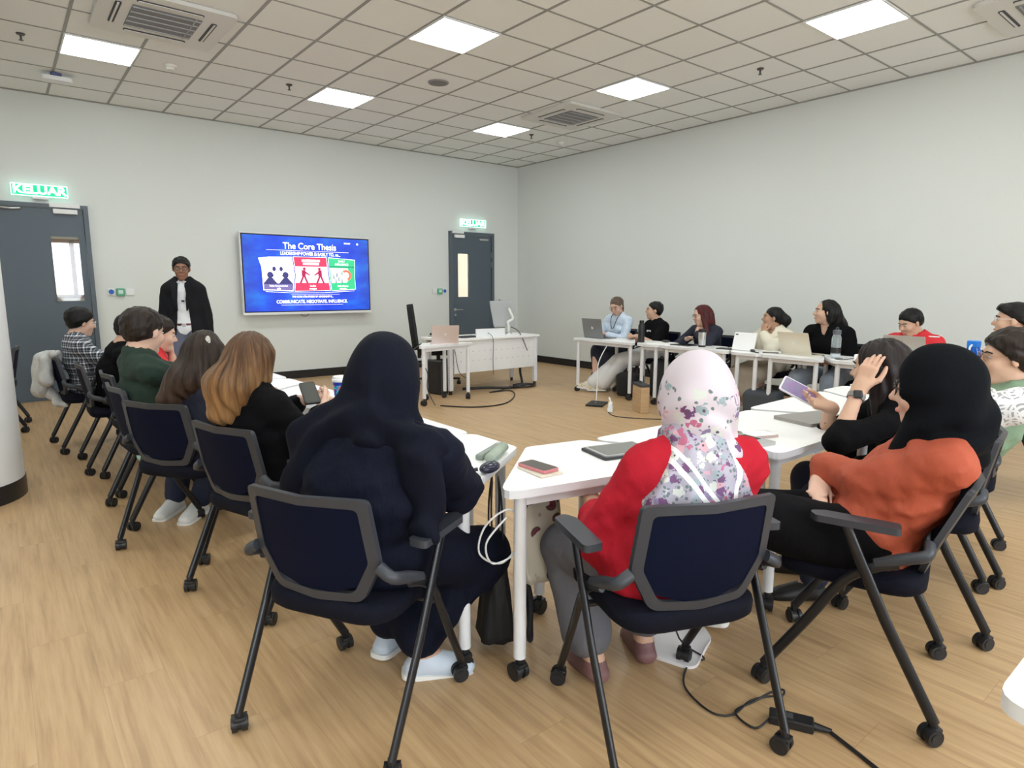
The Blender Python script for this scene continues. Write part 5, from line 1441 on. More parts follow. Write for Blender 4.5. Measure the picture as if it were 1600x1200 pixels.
        surf(Bm.get('name', 'trousers'), bp_, Bm.get('h', .013 * q), Bm['m'], e, lambda F, X, Y, Z: F + fa2 * wob(X, Y, Z, 28, 9, (1.4, 1, .7)))
    Sh = g('shoe')
    if Sh:
        for s in (1, -1):
            a = leg[s][2]; f_ = fdirs[s]; f2 = f_.copy()
            sole = [Cap(a + f_ * -.035 + V3(0, 0, -.045), a + f_ * .165 + V3(0, 0, -.045), .030, .028, np.cross(f_, (0, 0, 1)), 1.35, k=.01), Cap(a + V3(0, -.0, -.01), a + f_ * .13 + V3(0, 0, -.035), .040, .032, k=.02)]
            up = nrm(np.cross(np.cross(f_, (0, 0, 1)), f_)); zb = a - up * .073
            def spost(F, X, Y, Z, zb=zb, up=up): return np.maximum(F, -((X - zb[0]) * up[0] + (Y - zb[1]) * up[1] + (Z - zb[2]) * up[2]))
            so = surf('shoe', sole, .008 * q, Sh['m'], e, spost)
            if Sh.get('sole'):
                b = MB(); cc = a + f_ * .065 - up * .066
                Mx = Matrix(np.vstack([np.hstack([np.stack([np.cross(f_, up), f_, up], 1), cc[:, None]]), [0, 0, 0, 1]]).tolist())
                b.prism(round_poly([(-.042, -.13), (.042, -.13), (.046, .13), (-.046, .13)], .035), -.010, .008, Mx); b.build('sole', Sh['sole'], so, angle=40)
    if g('glasses'):
        gm = g('glasses'); ge = MB()
        for s in (1, -1):
            ge.tube([hp((s * .033 + .023 * math.cos(t), .097 - .006 * abs(math.cos(t)), .003 + .018 * math.sin(t))) for t in [6.283 * k / 12 for k in range(12)]], .0018, n=6, closed=True, sub=2)
            ge.tube([hp((s * .056, .092, .008)), hp((s * .078, .03, .008)), hp((s * .080, -.01, .0))], .0016, n=6, sub=3)
        ge.tube([hp((-.010, .100, .006)), hp((.010, .100, .006))], .0018, n=6, sub=1)
        ge.build('glasses', gm, e, smooth=True)
    ctx = dict(e=e, HC=HC, HM=HM, hp=hp, NB=NB, C1=C1, C2=C2, P0=P0, SH=SH, S=S, arm=arm, leg=leg, tor=tor, arms=arms, u=u, u2=u2, Rt=Rt, hl=hl, q=q, nu=nu, hs=hs, fdirs=fdirs)
    hj = g('hijab')
    if hj:
        m = hj['m']
        k2 = hj.get('size', 1.0)
        pr = [Ell(hp((0, -.022, .014)), np.array((.101, .120, .126)) * hs * k2, HM, k=.02),
              Cap(hp((0, -.03, -.03)), NB + u2 * .0 + V3(0, -.01, 0), .096 * k2, .094 * k2 * hj.get('nape', 1.0), Rt, 1.15, k=.05),
              Ell(NB + V3(0, .0, -.022), (.140 * hj.get('nape', 1.0), .112, .062), k=.028)]
        pr += [Cap(V3(*a), V3(*b), ra, rb, V3(*w) if w else None, wf, k=.03) for a, b, ra, rb, w, wf in hj.get('drape', lambda c: [])(ctx)]
        capes = hj.get('cape')
        fo = hj.get('fold', .006)
        def jpost(F, X, Y, Z):
            x, y, z = hl(X, Y, Z)
            face = Ell((0, .125, -.020), (.058, .085, .082)).d(x, y, z)
            F = F + fo * (1.0 * np.sin(62 * (z * .75 + y * .65 + np.abs(x) * .35) + 3.5 * wob(X, Y, Z, 9, 5)) * np.clip((-z + .07) * 9, 0.12, 1) + .5 * wob(X, Y, Z, 26, 8, (1, 1, .6)))
            F = np.maximum(F, -face)
            return F
        surf('headscarf', pr, g('jh', .0085), m, e, jpost)
        if hj.get('under') is not None:
            surf('under_scarf', [Ell(hp((0, -.006, .012)), np.array((.083, .100, .100)) * hs, HM)], .010, hj['under'], e, lambda F, X, Y, Z: np.maximum(F, -Ell((0, .12, -.03), (.055, .08, .085)).d(*hl(X, Y, Z))))
    for ex in g('extras', []): ex(ctx)
    return e, ctx
# ------------------------------------------------------------------ cloth and hair materials
NAVYC = mat('navy_crepe', (.0028, .0045, .014), .8, spec=.2, bump=.25, bscale=(90, 90, 30))
NAVYH = mat('navy_headscarf', (.0028, .004, .011), .85, spec=.2, bump=.2, bscale=(70, 70, 30))
BLACKC = mat('black_cloth', (.0035, .0035, .0045), .9, spec=.15, bump=.2, bscale=(80, 80, 40))
BLACKH = mat('black_headscarf', (.003, .004, .006), .9, spec=.15, bump=.2, bscale=(60, 60, 25))
REDC = mat('red_cotton', (.42, .012, .026), .85, spec=.2, bump=.2, bscale=(90, 90, 50))
REDB = mat('bright_red_cotton', (.62, .02, .03), .7)
RUST = mat('rust_linen', (.40, .075, .034), .75, bump=.25, bscale=(60, 60, 30))
GREENS = mat('forest_green_knit', (.017, .038, .028), .9, bump=.3, bscale=(160, 160, 160))
MINTT = mat('sage_green_top', (.20, .30, .20), .8, bump=.2, bscale=(60, 60, 40))
NAVYB = mat('dark_navy_blazer', (.010, .012, .028), .7)
GREYT = mat('grey_trousers', (.13, .13, .15), .8, bump=.2, bscale=(50, 50, 20))
JEANS = mat('dark_blue_jeans', (.012, .018, .045), .8, bump=.3, bscale=(200, 200, 200))
PJEAN = mat('pale_blue_jeans', (.30, .38, .50), .8, col2=(.40, .48, .60), nscale=(8, 8, 8), bump=.3, bscale=(200, 200, 200))
WTROU = mat('white_trousers', (.75, .75, .76), .8)
CREAM = mat('cream_knit', (.74, .69, .57), .9, bump=.3, bscale=(120, 120, 120))
BEIGE = mat('beige_skirt', (.52, .46, .38), .8)
WSHIRT = mat('white_shirt', (.80, .81, .84), .7)
BLZ = mat('charcoal_blazer', (.010, .011, .013), .8, spec=.2, bump=.15, bscale=(250, 250, 250))
LBLUE = mat('light_blue_shirt', (.50, .62, .78), .75, col2=(.68, .76, .86), nscale=(60, 8, 60))
SHOEW = mat('white_shoe', (.72, .72, .70), .55); SHOEB = mat('black_shoe', (.01, .01, .01), .4); SHOEC = mat('cream_shoe', (.70, .66, .56), .6)
SHOEP = mat('mauve_clog', (.20, .10, .10), .5); SOLEW = mat('white_sole', (.82, .82, .80), .5); SHOEBL = mat('pale_blue_shoe', (.55, .62, .72), .5)
def plaid_mat():
    n = NT('black_white_plaid', .8); x, y, z = n.sep(n.xyz())
    def st(v, f, w, ph=0): return n.ma('LESS_THAN', n.ma('FRACT', n.ma('ADD', n.ma('MULTIPLY', v, f), ph)), w)
    h = n.ma('ADD', st(z, 22, .28), n.ma('MULTIPLY', st(z, 22, .10, .5), .6)); a = n.ma('ADD', n.ma('ADD', x, y), 0)
    v = n.ma('ADD', st(a, 20, .25), n.ma('MULTIPLY', st(a, 20, .1, .5), .6)); s = n.ma('MULTIPLY', n.ma('ADD', h, v), .5)
    n.color(n.ramp(s, [(0, (.012, .014, .024)), (.5, (.28, .30, .34)), (1, (.80, .82, .84))])); return n.m
PLAID = plaid_mat()
def floral_mat(name, dense):
    n = NT(name, .6); P = n.xyz((1, 1, 1))
    w = n.noise(n.xyz((1, 1, 1)), 11, 2)
    mx = n.t.nodes.new('ShaderNodeMix'); mx.data_type = 'VECTOR'; mx.inputs[0].default_value = .014
    nz = n.t.nodes.new('ShaderNodeTexNoise'); nz.inputs['Scale'].default_value = 26; n.t.links.new(P, nz.inputs[0]); n.t.links.new(P, mx.inputs[4]); n.t.links.new(nz.outputs['Color'], mx.inputs[5])
    v = n.voro(mx.outputs[1], 31 if dense else 20); v2 = n.voro(mx.outputs[1], 95 if dense else 62)
    base = n.mix(n.noise(P, 6, 2), (.54, .46, .51), (.64, .58, .64)) if not dense else n.mix(n.noise(P, 14, 3), (.24, .22, .30), (.50, .46, .54))
    fc = n.ramp(n.sep(v['Color'])[0], [(0, (.14, .05, .15)), (.22, (.44, .12, .21)), (.38, (.58, .60, .56)), (.58, (.28, .35, .38)), (.76, (.22, .17, .30)), (.9, (.60, .34, .40))], 'CONSTANT')
    petal = n.ma('ADD', v['Distance'], n.ma('MULTIPLY', n.ma('SUBTRACT', n.sep(v2['Color'])[1], .5), .35))
    thr = .46 if dense else .34
    m1 = n.ma('LESS_THAN', petal, thr)
    leaf = n.ma('MULTIPLY', n.ma('GREATER_THAN', n.sep(v2['Color'])[0], .50 if dense else .82), n.ma('LESS_THAN', v2['Distance'], .42))
    c = n.mix(leaf, base, (.13, .17, .17)); 
    if not dense:
        x, y, z = n.sep(P); low = n.ma('LESS_THAN', n.ma('ADD', z, n.ma('MULTIPLY', w, .12)), 1.145)
        m1 = n.ma('MULTIPLY', m1, low); c = n.mix(low, base, c)
    c = n.mix(m1, c, fc)
    dotc = n.ma('LESS_THAN', v['Distance'], .10); c = n.mix(n.ma('MULTIPLY', dotc, m1), c, (.10, .07, .10))
    if dense:        # white woven bands along the shawl borders
        x, y, z = n.sep(P)
        for a, b, wd in ((.100, .75, .0095), (.062, .72, .0075)):
            line = n.ma('SUBTRACT', n.ma('ADD', x, a), n.ma('MULTIPLY', n.ma('SUBTRACT', z, .93), -b))
            c = n.mix(n.ma('LESS_THAN', n.ma('ABSOLUTE', line), wd), c, (.86, .85, .88))
        line = n.ma('SUBTRACT', x, n.ma('ADD', .115, n.ma('MULTIPLY', n.ma('SINE', n.ma('MULTIPLY', z, 24)), .012)))
        c = n.mix(n.ma('LESS_THAN', n.ma('ABSOLUTE', line), .009), c, (.88, .87, .90))
    n.color(c); n.bump(n.noise(P, 60, 2), .15, .003); return n.m
FLOR1 = floral_mat('floral_scarf_pale', False); FLOR2 = floral_mat('floral_scarf_dense', True)
HBLK = hairmat('hair_black', (.003, .0028, .003), (.010, .009, .009)); HDB = hairmat('hair_dark_brown', (.008, .005, .004), (.034, .021, .015))
HGOLD = hairmat('hair_golden_brown', (.040, .018, .008), (.14, .070, .034), ((.42, .22, .085), 1.10, 2.2), (42, 42, 3.5))
HWAVE = hairmat('hair_wavy_brown', (.010, .006, .0045), (.042, .025, .018), ((.10, .055, .035), 1.0, 2.0), (60, 60, 7))
HRED = hairmat('hair_dark_red', (.035, .006, .007), (.12, .022, .022)); HLB = hairmat('hair_light_brown', (.06, .04, .03), (.16, .11, .08))
HSHINE = hairmat('hair_straight_black_brown', (.006, .0045, .005), (.034, .024, .023), None, (85, 85, 3))
S1 = ('fair', (.66, .42, .32)); S2 = ('tan', (.42, .235, .15)); S3 = ('light', (.60, .37, .26)); S4 = ('brown', (.30, .15, .095)); S5 = ('warm', (.60, .37, .26))
WIRE = mat('dark_glasses_frame', (.02, .02, .02), .3); WIREG = mat('gold_glasses_frame', (.45, .28, .18), .3, .6); WIREC = mat('clear_glasses_frame', (.75, .77, .8), .2)

# ------------------------------------------------------------------ extras
def face_ring(*a): pass
def x_lapel(ctx):
    e = ctx['e']; NB, P0 = ctx['NB'], ctx['P0']
    MB().box(tuple(NB + V3(-.01, .118, -.20)), (.03, .016, .018), bevel=.004).build('clip_microphone', BLACK, e)
    for s in (-1, 1):
        b = MB(); b.sweep([tuple(NB + V3(s * .055, .035, .03)), tuple(NB + V3(s * .075, .10, -.05)), tuple(NB + V3(s * .062, .135, -.18)), tuple(NB + V3(s * .045, .135, -.30))], [(-.020, -.004), (.020, -.004), (.020, .004), (-.020, .004)], up=Vector((0, 1, .2)), scales=[.6, 1, 1.2, .3])
        b.build('lapel', BLZ, e)
    for s in (-1, 1):
        b = MB(); b.sweep([tuple(NB + V3(s * .052, -.02, .045)), tuple(NB + V3(s * .060, .04, .028)), tuple(NB + V3(s * .022, .088, -.012))], [(-.014, -.003), (.014, -.003), (.014, .003), (-.014, .003)], up=Vector((0, 0, 1)))
        b.build('collar', WSHIRT, e)
    MB().prism([(x * 1.0, y) for x, y in round_poly([(-.112, -.100), (.112, -.100), (.112, .118), (-.112, .118)], .08)], P0[2] + .03, P0[2] + .065).build('belt', mat('red_brown_belt', (.12, .02, .02), .4), e, angle=40)
    MB().box((0, .118, P0[2] + .048), (.04, .012, .035), bevel=.003).build('belt_buckle', STEEL, e)
def x_watch(side, m, mf):
    def f(ctx):
        a = ctx['arm'][side]; d = nrm(a[2] - a[1]); c = a[2] - d * .035; q = Vector(d).to_track_quat('Z', 'Y').to_matrix().to_4x4()
        b = MB(); rr = .032
        Mx = Matrix.Translation(Vector(c)) @ q
        pts = [Mx @ Vector((rr * math.cos(t), rr * math.sin(t), 0)) for t in [6.283 * k / 16 for k in range(16)]]
        b.sweep(pts, [(-.003, -.011), (.003, -.011), (.003, .011), (-.003, .011)], closed=True, up=Vector(d)); b.build('watch_strap', m, ctx['e'], smooth=True, angle=50)
        v = nrm(np.cross(d, ctx.get('wn', V3(.3, -.9, .2)))); out = nrm(V3(-.6, -.2, .9) - d * (V3(-.6, -.2, .9) @ d)) if not ctx.get('wo') is not None else nrm(ctx['wo'])
        p = Vector(c + out * (rr + .001)); qz = Vector(out).to_track_quat('Z', 'Y').to_matrix()
        MB().box(p, (.034, .036, .010), rot=qz, bevel=.006).build('watch_case', mf, ctx['e'], smooth=False)
    return f
def x_clip(ctx):
    hp, HM = ctx['hp'], ctx['HM']; c = hp((.045, -.112, .045)); Mx = Matrix(np.vstack([np.hstack([HM @ rotz(R(25)), c[:, None]]), [0, 0, 0, 1]]).tolist())
    b = MB(); b.ell((0, 0, 0), (.013, .007, .030), 18); b.ell((0, -.006, 0), (.008, .004, .023), 14)
    for v in b.bm.verts: v.co = Mx @ v.co
    b.build('hair_clip', mat('pearl_clip', (.75, .72, .66), .35, col2=(.35, .33, .3), nscale=(200, 200, 120)), ctx['e'], smooth=True)
def x_shadow_text(ctx):
    pass
def x_stripes(ctx):          # three white shoulder stripes
    S = ctx['S'][-1]; b = MB()
    for k in range(3):
        b.box(tuple(S + V3(.02, -.045 + .045 * k, .066 - .004 * abs(k - 1))), (.085, .020, .012), bevel=.003)
    b.build('shoulder_stripes', WHITE, ctx['e'])
def x_print(ctx):
    C2 = ctx['C2']; MB().box(tuple(C2 + V3(.0, .118, -.05)), (.09, .006, .035), rot=Matrix.Rotation(R(-12), 3, 'X'), bevel=.002).build('chest_print', WHITE, ctx['e'])
def x_lanyard(ctx):
    NB, C1 = ctx['NB'], ctx['C1']; MB().tube([tuple(NB + V3(-.06, .02, .03)), tuple(NB + V3(-.05, .11, -.06)), tuple(C1 + V3(0, .135, .02)), tuple(NB + V3(.05, .11, -.06)), tuple(NB + V3(.06, .02, .03))], .005, n=6).build('lanyard', DGREY, ctx['e'], smooth=True)
def x_abaya(ctx):
    """long gown from the hips over the legs to the ankles"""
    L, P0 = ctx['leg'], ctx['P0']; pr = [Cap(P0, P0 + V3(0, .1, 0), .135, .135, V3(1, 0, 0), 1.35, k=.05)]
    for s in (1, -1):
        h, k, a = L[s]; pr += [Cap(h, k + V3(0, .01, .0), .112, .095, k=.07), Cap(k, a + V3(0, -.0, .08), .088, .080, k=.07)]
    m = (L[1][1] + L[-1][1]) / 2; am = (L[1][2] + L[-1][2]) / 2
    pr.append(Cap(m, am + V3(0, .0, .11), .085, .085, V3(1, 0, 0), 1.35, k=.06))
    surf('gown', pr, .013, NAVYC, ctx['e'], lambda F, X, Y, Z: np.maximum(F + .007 * np.sin(48 * X + 5 * wob(X, Y, Z, 5, 2)) * np.clip((.52 - Z) * 3, 0, 1) + .004 * wob(X, Y, Z, 30, 4, (1.4, 1.4, .5)), .085 - Z))
def x_sock(ctx): pass
def shawl(name, m, z0, x0, x1, off, y_back=True, hh=.009):
    def f(ctx):
        pr = [p.grow(off) for p in ctx['tor'][2:]] + [ctx['arms'][s][0].grow(off * 1.05) for s in (1, -1)]
        def post(F, X, Y, Z):
            F = F + .004 * np.sin(60 * X + 3 * wob(X, Y, Z, 9, 4)) + .004 * wob(X, Y, Z, 34, 6, (1.3, 1, .6))
            # keep the back, between x0..x1 narrowing to the neck, above z0
            c = ctx['NB']; w = (X - (x0 + x1) / 2); half = (x1 - x0) / 2 * np.clip(.50 + (c[2] - Z) * 3.4, .45, 1.0)
            F = np.maximum(F, np.abs(w) - half); F = np.maximum(F, z0 + .25 * np.maximum(0, np.abs(w) - half * .8) - Z); F = np.maximum(F, Y - (c[1] + .05))
            inner = Cap(ctx['C1'], ctx['C2'], .07).d(X, Y, Z)
            return np.maximum(F, -inner)
        surf(name, pr, hh, m, ctx['e'], post)
    return f
def x_phone(side, w, h, cm, sm, rot, offs=(0, 0, 0)):
    """phone held in a hand: a thing of its own, placed in world space"""
    def f(ctx):
        a = ctx['arm'][side]; ctx['phones'] = None
        ctx['e']['_ph'] = 0
    return f
def x_lace(ctx):
    n = NT('white_lace', .7); v = n.voro(n.xyz((1, 1, 1)), 26, 'DISTANCE_TO_EDGE'); r = n.ma('FRACT', n.ma('MULTIPLY', n.voro(n.xyz((1, 1, 1)), 13)['Distance'], 5))
    n.color(n.mix(n.ma('MULTIPLY', n.ma('GREATER_THAN', v['Distance'], .10), n.ma('GREATER_THAN', r, .55)), (.82, .82, .84), (.36, .38, .38)))
    C1, C2, S = ctx['C1'], ctx['C2'], ctx['S']
    A_ = ctx['arm'][-1]
    pr = [Cap(S[-1] + V3(.0, .03, .01), A_[0] * .45 + A_[1] * .55 + V3(0, .04, 0), .078, .080, k=.04), Cap(C2 + V3(-.06, .09, .02), C1 + V3(-.07, .15, -.02), .06, .075, V3(1, 0, 0), 1.5, k=.04), Cap(S[-1] + V3(.02, .05, 0), C1 + V3(-.17, .14, .0), .06, .06, k=.04), Cap(C1 + V3(-.07, .15, -.02), ctx['P0'] + V3(-.10, .20, .04), .075, .08, V3(1, 0, 0), 1.4, k=.04)]
    surf('lace_shawl', pr, .009, n.m, ctx['e'], lambda F, X, Y, Z: F + .005 * wob(X, Y, Z, 30, 5, (1.3, 1, .6)))
# ------------------------------------------------------------------ the people
down = (0, 0, -1)
p_hijab, c_hijab = person(SEAT['hijab'], 'woman seen from behind in a long navy gown and plain navy headscarf', S3, dict(
    head=(-6.834, -7.687, 1.082), py=.05, bw=1.30, hunch=10, twist=-2, hpitch=14, hyaw=15, hs=1.04,
    hand={-1: (-.20, .46, .76)}, handh={1: (.060, .120, -.15)}, pole={1: (.35, .55, -1.0), -1: (-.6, -.2, -.5)}, hdir={1: (-.25, -.1, .9)}, hnor={1: (-.7, -.7, 0)}, fineh=(1,),
    foot={1: (.10, .22, .075), -1: (-.09, .30, .075)}, fdir={1: (.45, .3, -.05), -1: (.1, 1, -.1)}, kout=.6,
    top=dict(m=NAVYC, off=.018, sleeve=1.30, loose=.034, fold=.007, name='gown_top', hem=-.02), shoe=dict(m=SHOEBL, sole=SOLEW), extras=[x_abaya],
    hijab=dict(m=NAVYH, size=1.02, fold=.008, jh=.0075, drape=lambda c: [
        (c['NB'] + V3(-.05, -.05, .03), c['S'][-1] + V3(-.02, -.03, .02), .066, .062, None, 1), (c['S'][-1] + V3(0, -.03, .0), c['S'][-1] + V3(-.03, -.065, -.18), .062, .050, (1, 0, 0), 1.5),
        (c['NB'] + V3(.05, -.04, .0), c['S'][1] + V3(-.02, -.06, .03), .055, .05, None, 1), (c['S'][1] + V3(-.02, -.06, .03), c['S'][1] + V3(.0, -.075, -.22), .045, .032, (1, 0, 0), 1.5)])))
p_red, c_red = person(SEAT['red'], 'woman seen from behind in a red top and a pale floral headscarf, nearest the camera', S3, dict(
    head=(-6.135, -8.338, 1.034), bw=1.12, hunch=5, hpitch=8, hyaw=-18, hs=1.06, twist=-3,
    shw=.92, hand={1: (.08, .30, .62), -1: (-.12, .30, .62)}, pole={1: (.5, -.3, -.8), -1: (-.5, -.3, -.9)},
    foot={1: (.10, .30, .075), -1: (-.13, .22, .085)}, fdir={-1: (-.05, 1, -.25)},
    top=dict(m=REDC, off=.018, sleeve=1.6, loose=.030, fold=.008, hem=-.10), bottom=dict(m=GREYT, off=.022, to=1.75, cuff=.07), shoe=dict(m=SHOEP),
    hijab=dict(m=FLOR1, size=1.0, fold=.0075, jh=.0065, nape=.86), extras=[shawl('scarf_drape', FLOR2, .715, -.135, .195, .042, hh=.0075)]))
p_or, c_or = person(SEAT['orange'], 'woman in a rust-orange top and black headscarf with crossed legs, in profile', S1, dict(
    head=(-5.482, -8.757, 1.05), bw=1.12, turn=14, hunch=8, hpitch=4, hyaw=-14, hs=1.05, glasses=WIRE,
    hand={1: (.05, .15, .68), -1: (.12, .14, .72)}, pole={1: (.7, -.1, -1.0), -1: (-.7, .15, -1.0)}, hdir={1: (-.8, .1, -.2), -1: (.9, -.1, -.1)}, hfing={1: dict(curl=.15), -1: dict(curl=.15)}, shw=.92,
    foot={1: (.12, .50, .10), -1: (-.06, .62, .30)}, kpole={1: (.3, 1, .9), -1: (-.6, 1, .9)}, fdir={-1: (.0, 1, .2)},
    top=dict(m=RUST, off=.014, sleeve=1.9, loose=.030, fold=.008, hem=-.10), bottom=dict(m=BLACKC, off=.030, to=1.8, cuff=.05), shoe=dict(m=SHOEW, sole=SOLEW),
    hijab=dict(m=BLACKH, size=1.0, fold=.007, jh=.007, drape=lambda c: [(c['NB'] + V3(0, -.04, .05), c['NB'] + V3(.02, -.075, -.08), .085, .045, (1, 0, 0), 1.5), (c['NB'] + V3(-.02, .05, .0), c['C1'] + V3(-.02, .10, .02), .06, .03, (1, 0, 0), 1.4)]),
    ))
p_ph, c_ph = person(SEAT['phone'], 'woman in black with long straight hair, cheek on one hand, phone in the other', S5, dict(
    head=(-4.806, -8.332, 1.03), bw=.98, turn=18, hunch=8, hpitch=8, hyaw=-32, hs=1.03, py=.02,
    handw={-1: (-4.985, -8.335, .945), 1: (-4.89, -8.18, .835)}, pole={-1: (-.6, .9, -1.0), 1: (.9, -.1, -.8)}, hdir={-1: (.15, -.35, .95), 1: (-.5, .8, .25)}, hnor={-1: (.75, -.4, -.1), 1: (-.45, -.35, .8)},
    hfing={1: dict(curls=(.35, .4, .45, .5), thumb=.5), -1: dict(curls=(.25, .3, .35, .45), thumb=.3)}, fineh=(1, -1),
    foot={1: (.14, .45, .075), -1: (-.12, .42, .075)},
    hair='long', hairmat=HSHINE, seed=4, hh=.0075, fall=lambda hp, HC, NB, C1, P0: [(hp((0, -.06, -.02)), C1 + V3(0, -.10, .06), .085, .075, (1, 0, 0), 1.15), (hp((-.06, -.02, -.02)), hp((-.075, -.03, -.20)), .035, .03, (0, 1, 0), 1.3)],
    top=dict(m=BLACKC, off=.012, sleeve=1.25, loose=.014, fold=.005), bottom=dict(m=JEANS, off=.016), shoe=dict(m=SHOEB), extras=[x_watch(-1, mat('watch_strap_grey', (.25, .23, .22), .5), mat('watch_case_dark', (.03, .03, .035), .2))]))
p_gr, c_gr = person(SEAT['green'], 'woman with short dark hair and glasses in a sage green top with white lace shawl', S5, dict(
    head=(-4.116, -8.625, 1.048), bw=1.2, turn=22, hunch=8, hpitch=2, hyaw=-3, hs=1.08, glasses=WIREG, nose=1.1,
    hair='short', hairmat=HDB, seed=8, hv=1.12, nape=-.02, hh=.008, hand={1: (.16, .36, .74), -1: (-.14, .36, .74)},
    top=dict(m=MINTT, off=.018, sleeve=1.5, loose=.026, fold=.007, hem=-.1), bottom=dict(m=BLACKC), shoe=dict(m=SHOEB), extras=[x_lace]))
p_gl, c_gl = person(SEAT['glassman'], 'man with short black hair and thin glasses behind the woman in green', S3, dict(
    head=(-2.528, -8.26, 1.158), turn=40, hpitch=0, hyaw=-34, hair='short', hairmat=HBLK, seed=9, fringe=1, glasses=WIREC, q=1.2, len=1.12,
    top=dict(m=BLACKC), bottom=dict(m=JEANS), shoe=dict(m=SHOEB)))
p_br, c_br = person(SEAT['brown'], 'woman seen from behind with long golden-brown hair and a black jacket', S1, dict(
    head=(-6.903, -6.574, 1.048), bw=1.02, hunch=10, hpitch=20, hyaw=26, hs=1.03, turn=6, py=-.02,
    handw={1: (-6.66, -6.685, .80), -1: (-6.70, -6.55, .835)}, pole={1: (.7, -.2, -.8), -1: (-.6, -.2, -.8)}, hdir={1: (-.35, .8, .35), -1: (.6, .8, .1)}, hnor={1: (-.6, -.3, .7), -1: (.3, .1, -.9)},
    hfing={1: dict(curls=(.5, .55, .6, .6), thumb=.6), -1: dict(curls=(.2, .4, .5, .55), thumb=.4)}, fineh=(1, -1), hq=.006,
    hair='long', hairmat=HGOLD, seed=5, hh=.0075, fall=lambda hp, HC, NB, C1, P0: [(hp((0, -.06, -.01)), NB + V3(-.01, -.085, .02), .088, .082, (1, 0, 0), 1.12), (NB + V3(-.01, -.085, .02), C1 + V3(-.05, -.110, .10), .080, .050, (1, 0, 0), 1.55)],
    top=dict(m=BLACKC, off=.018, sleeve=1.9, loose=.024, fold=.006), bottom=dict(m=BLACKC), shoe=dict(m=SHOEB)))
p_cl, c_cl = person(SEAT['clip'], 'woman seen from behind with wavy dark hair and a pale hair clip', S1, dict(
    head=(-6.936, -5.902, 1.024), bw=1.0, hunch=10, hpitch=14, hyaw=22, turn=4,
    hand={1: (.16, .44, .75), -1: (-.12, .46, .75)}, footw={1: (-6.92, -5.40, .078), -1: (-7.02, -5.24, .078)}, fdir={1: (.2, -.9, -.05), -1: (.2, -.9, -.05)}, kpole={1: (.3, .8, 1.2), -1: (-.3, .8, 1.2)},
    hair='long', hairmat=HWAVE, seed=6, fall=lambda hp, HC, NB, C1, P0: [(hp((0, -.05, -.02)), NB + V3(-.04, -.07, .0), .085, .080, (1, 0, 0), 1.2), (NB + V3(-.04, -.07, .0), C1 + V3(-.05, -.115, .08), .074, .050, (1, 0, 0), 1.5)],
    top=dict(m=NAVYB, off=.016, sleeve=1.9), bottom=dict(m=JEANS, off=.02), shoe=dict(m=SHOEW, sole=SOLEW), extras=[x_clip]))
p_gs, c_gs = person(SEAT['greensw'], 'man in a dark green sweater with short dark hair, seen from behind', S1, dict(
    hs=1.12, py=.05, head=(-7.116, -5.284, 1.115), bw=1.22, hunch=12, hpitch=12, hyaw=28, hair='short', hairmat=HDB, seed=2, nw=1.15, hv=1.04, hh=.008, browm=mat('eyebrow_brown', (.05, .03, .02), .7),
    hand={1: (.18, .45, .75), -1: (-.16, .45, .75)}, top=dict(m=GREENS, off=.020, sleeve=1.9, loose=.028, fold=.008, hem=-.08), bottom=dict(m=BLACKC), shoe=dict(m=SHOEW)))
p_rs, c_rs = person(SEAT['redshirt'], 'person in a bright red shirt with dark hair, mostly hidden behind the green sweater', S1, dict(
    head=(-6.918, -4.61, 1.058), hunch=12, hpitch=16, hyaw=0, hair='short', hairmat=HDB, seed=12, q=1.1, turn=-8, py=.06,
    hand={1: (.10, .46, .76), }, handh={-1: (-.03, .12, -.17)}, hdir={-1: (.1, -.1, 1)}, hnor={-1: (.2, -1, 0)}, top=dict(m=REDB, sleeve=.9, loose=.03, off=.016), bottom=dict(m=BLACKC), shoe=dict(m=SHOEB)))
p_bs, c_bs = person(SEAT['blackshirt'], 'person in black leaning over the table, between the plaid shirt and the green sweater', S3, dict(
    head=(-6.981, -3.849, 1.043), hunch=14, hpitch=20, hyaw=5, hair='short', hairmat=HBLK, seed=13, q=1.15, bw=1.1,
    hand={1: (.14, .5, .75), -1: (-.14, .5, .75)}, top=dict(m=BLACKC, sleeve=1.9, loose=.03), bottom=dict(m=BLACKC), shoe=dict(m=SHOEB)))
p_pl, c_pl = person(SEAT['plaid'], 'young man with glasses in a black and white plaid shirt, farthest of the left row', S1, dict(
    head=(-7.218, -2.938, 1.07), hunch=6, hpitch=10, hyaw=6, hair='short', hairmat=HBLK, seed=14, glasses=WIREC, q=1.1, hv=1.08, py=.02,
    hand={1: (.14, .40, .74), -1: (-.14, .40, .74)}, top=dict(m=PLAID, sleeve=1.8, loose=.026, off=.018), bottom=dict(m=GREYT), shoe=dict(m=SHOEB)))
# far row
p_w1, c_w1 = person(SEAT['w1'], 'woman in a light blue shirt typing on a grey laptop', S1, dict(
    head=(-1.296, -3.673, 1.125), q=1.25, hpitch=24, hyaw=6, glasses=WIREG, hair='tied', hairmat=HLB, seed=21, bust=1,
    fall=lambda hp, HC, NB, C1, P0: [(hp((.0, -.10, .02)), NB + V3(.02, -.10, -.02), .032, .026, (1, 0, 0), 1.5)],
    hand={1: (.10, .36, .75), -1: (-.10, .36, .75)}, foot={1: (-.05, .52, .16), -1: (-.08, .30, .075)}, kpole={1: (-.1, 1, 1.2), -1: (-.2, 1, .9)}, fdir={1: (.5, 1, -.2)},
    top=dict(m=LBLUE, sleeve=1.9, loose=.02), bottom=dict(m=NAVYB, skirt=.16, off=.018, to=.9, name='skirt'), shoe=dict(m=SHOEC, sole=SOLEW), extras=[x_lanyard]))
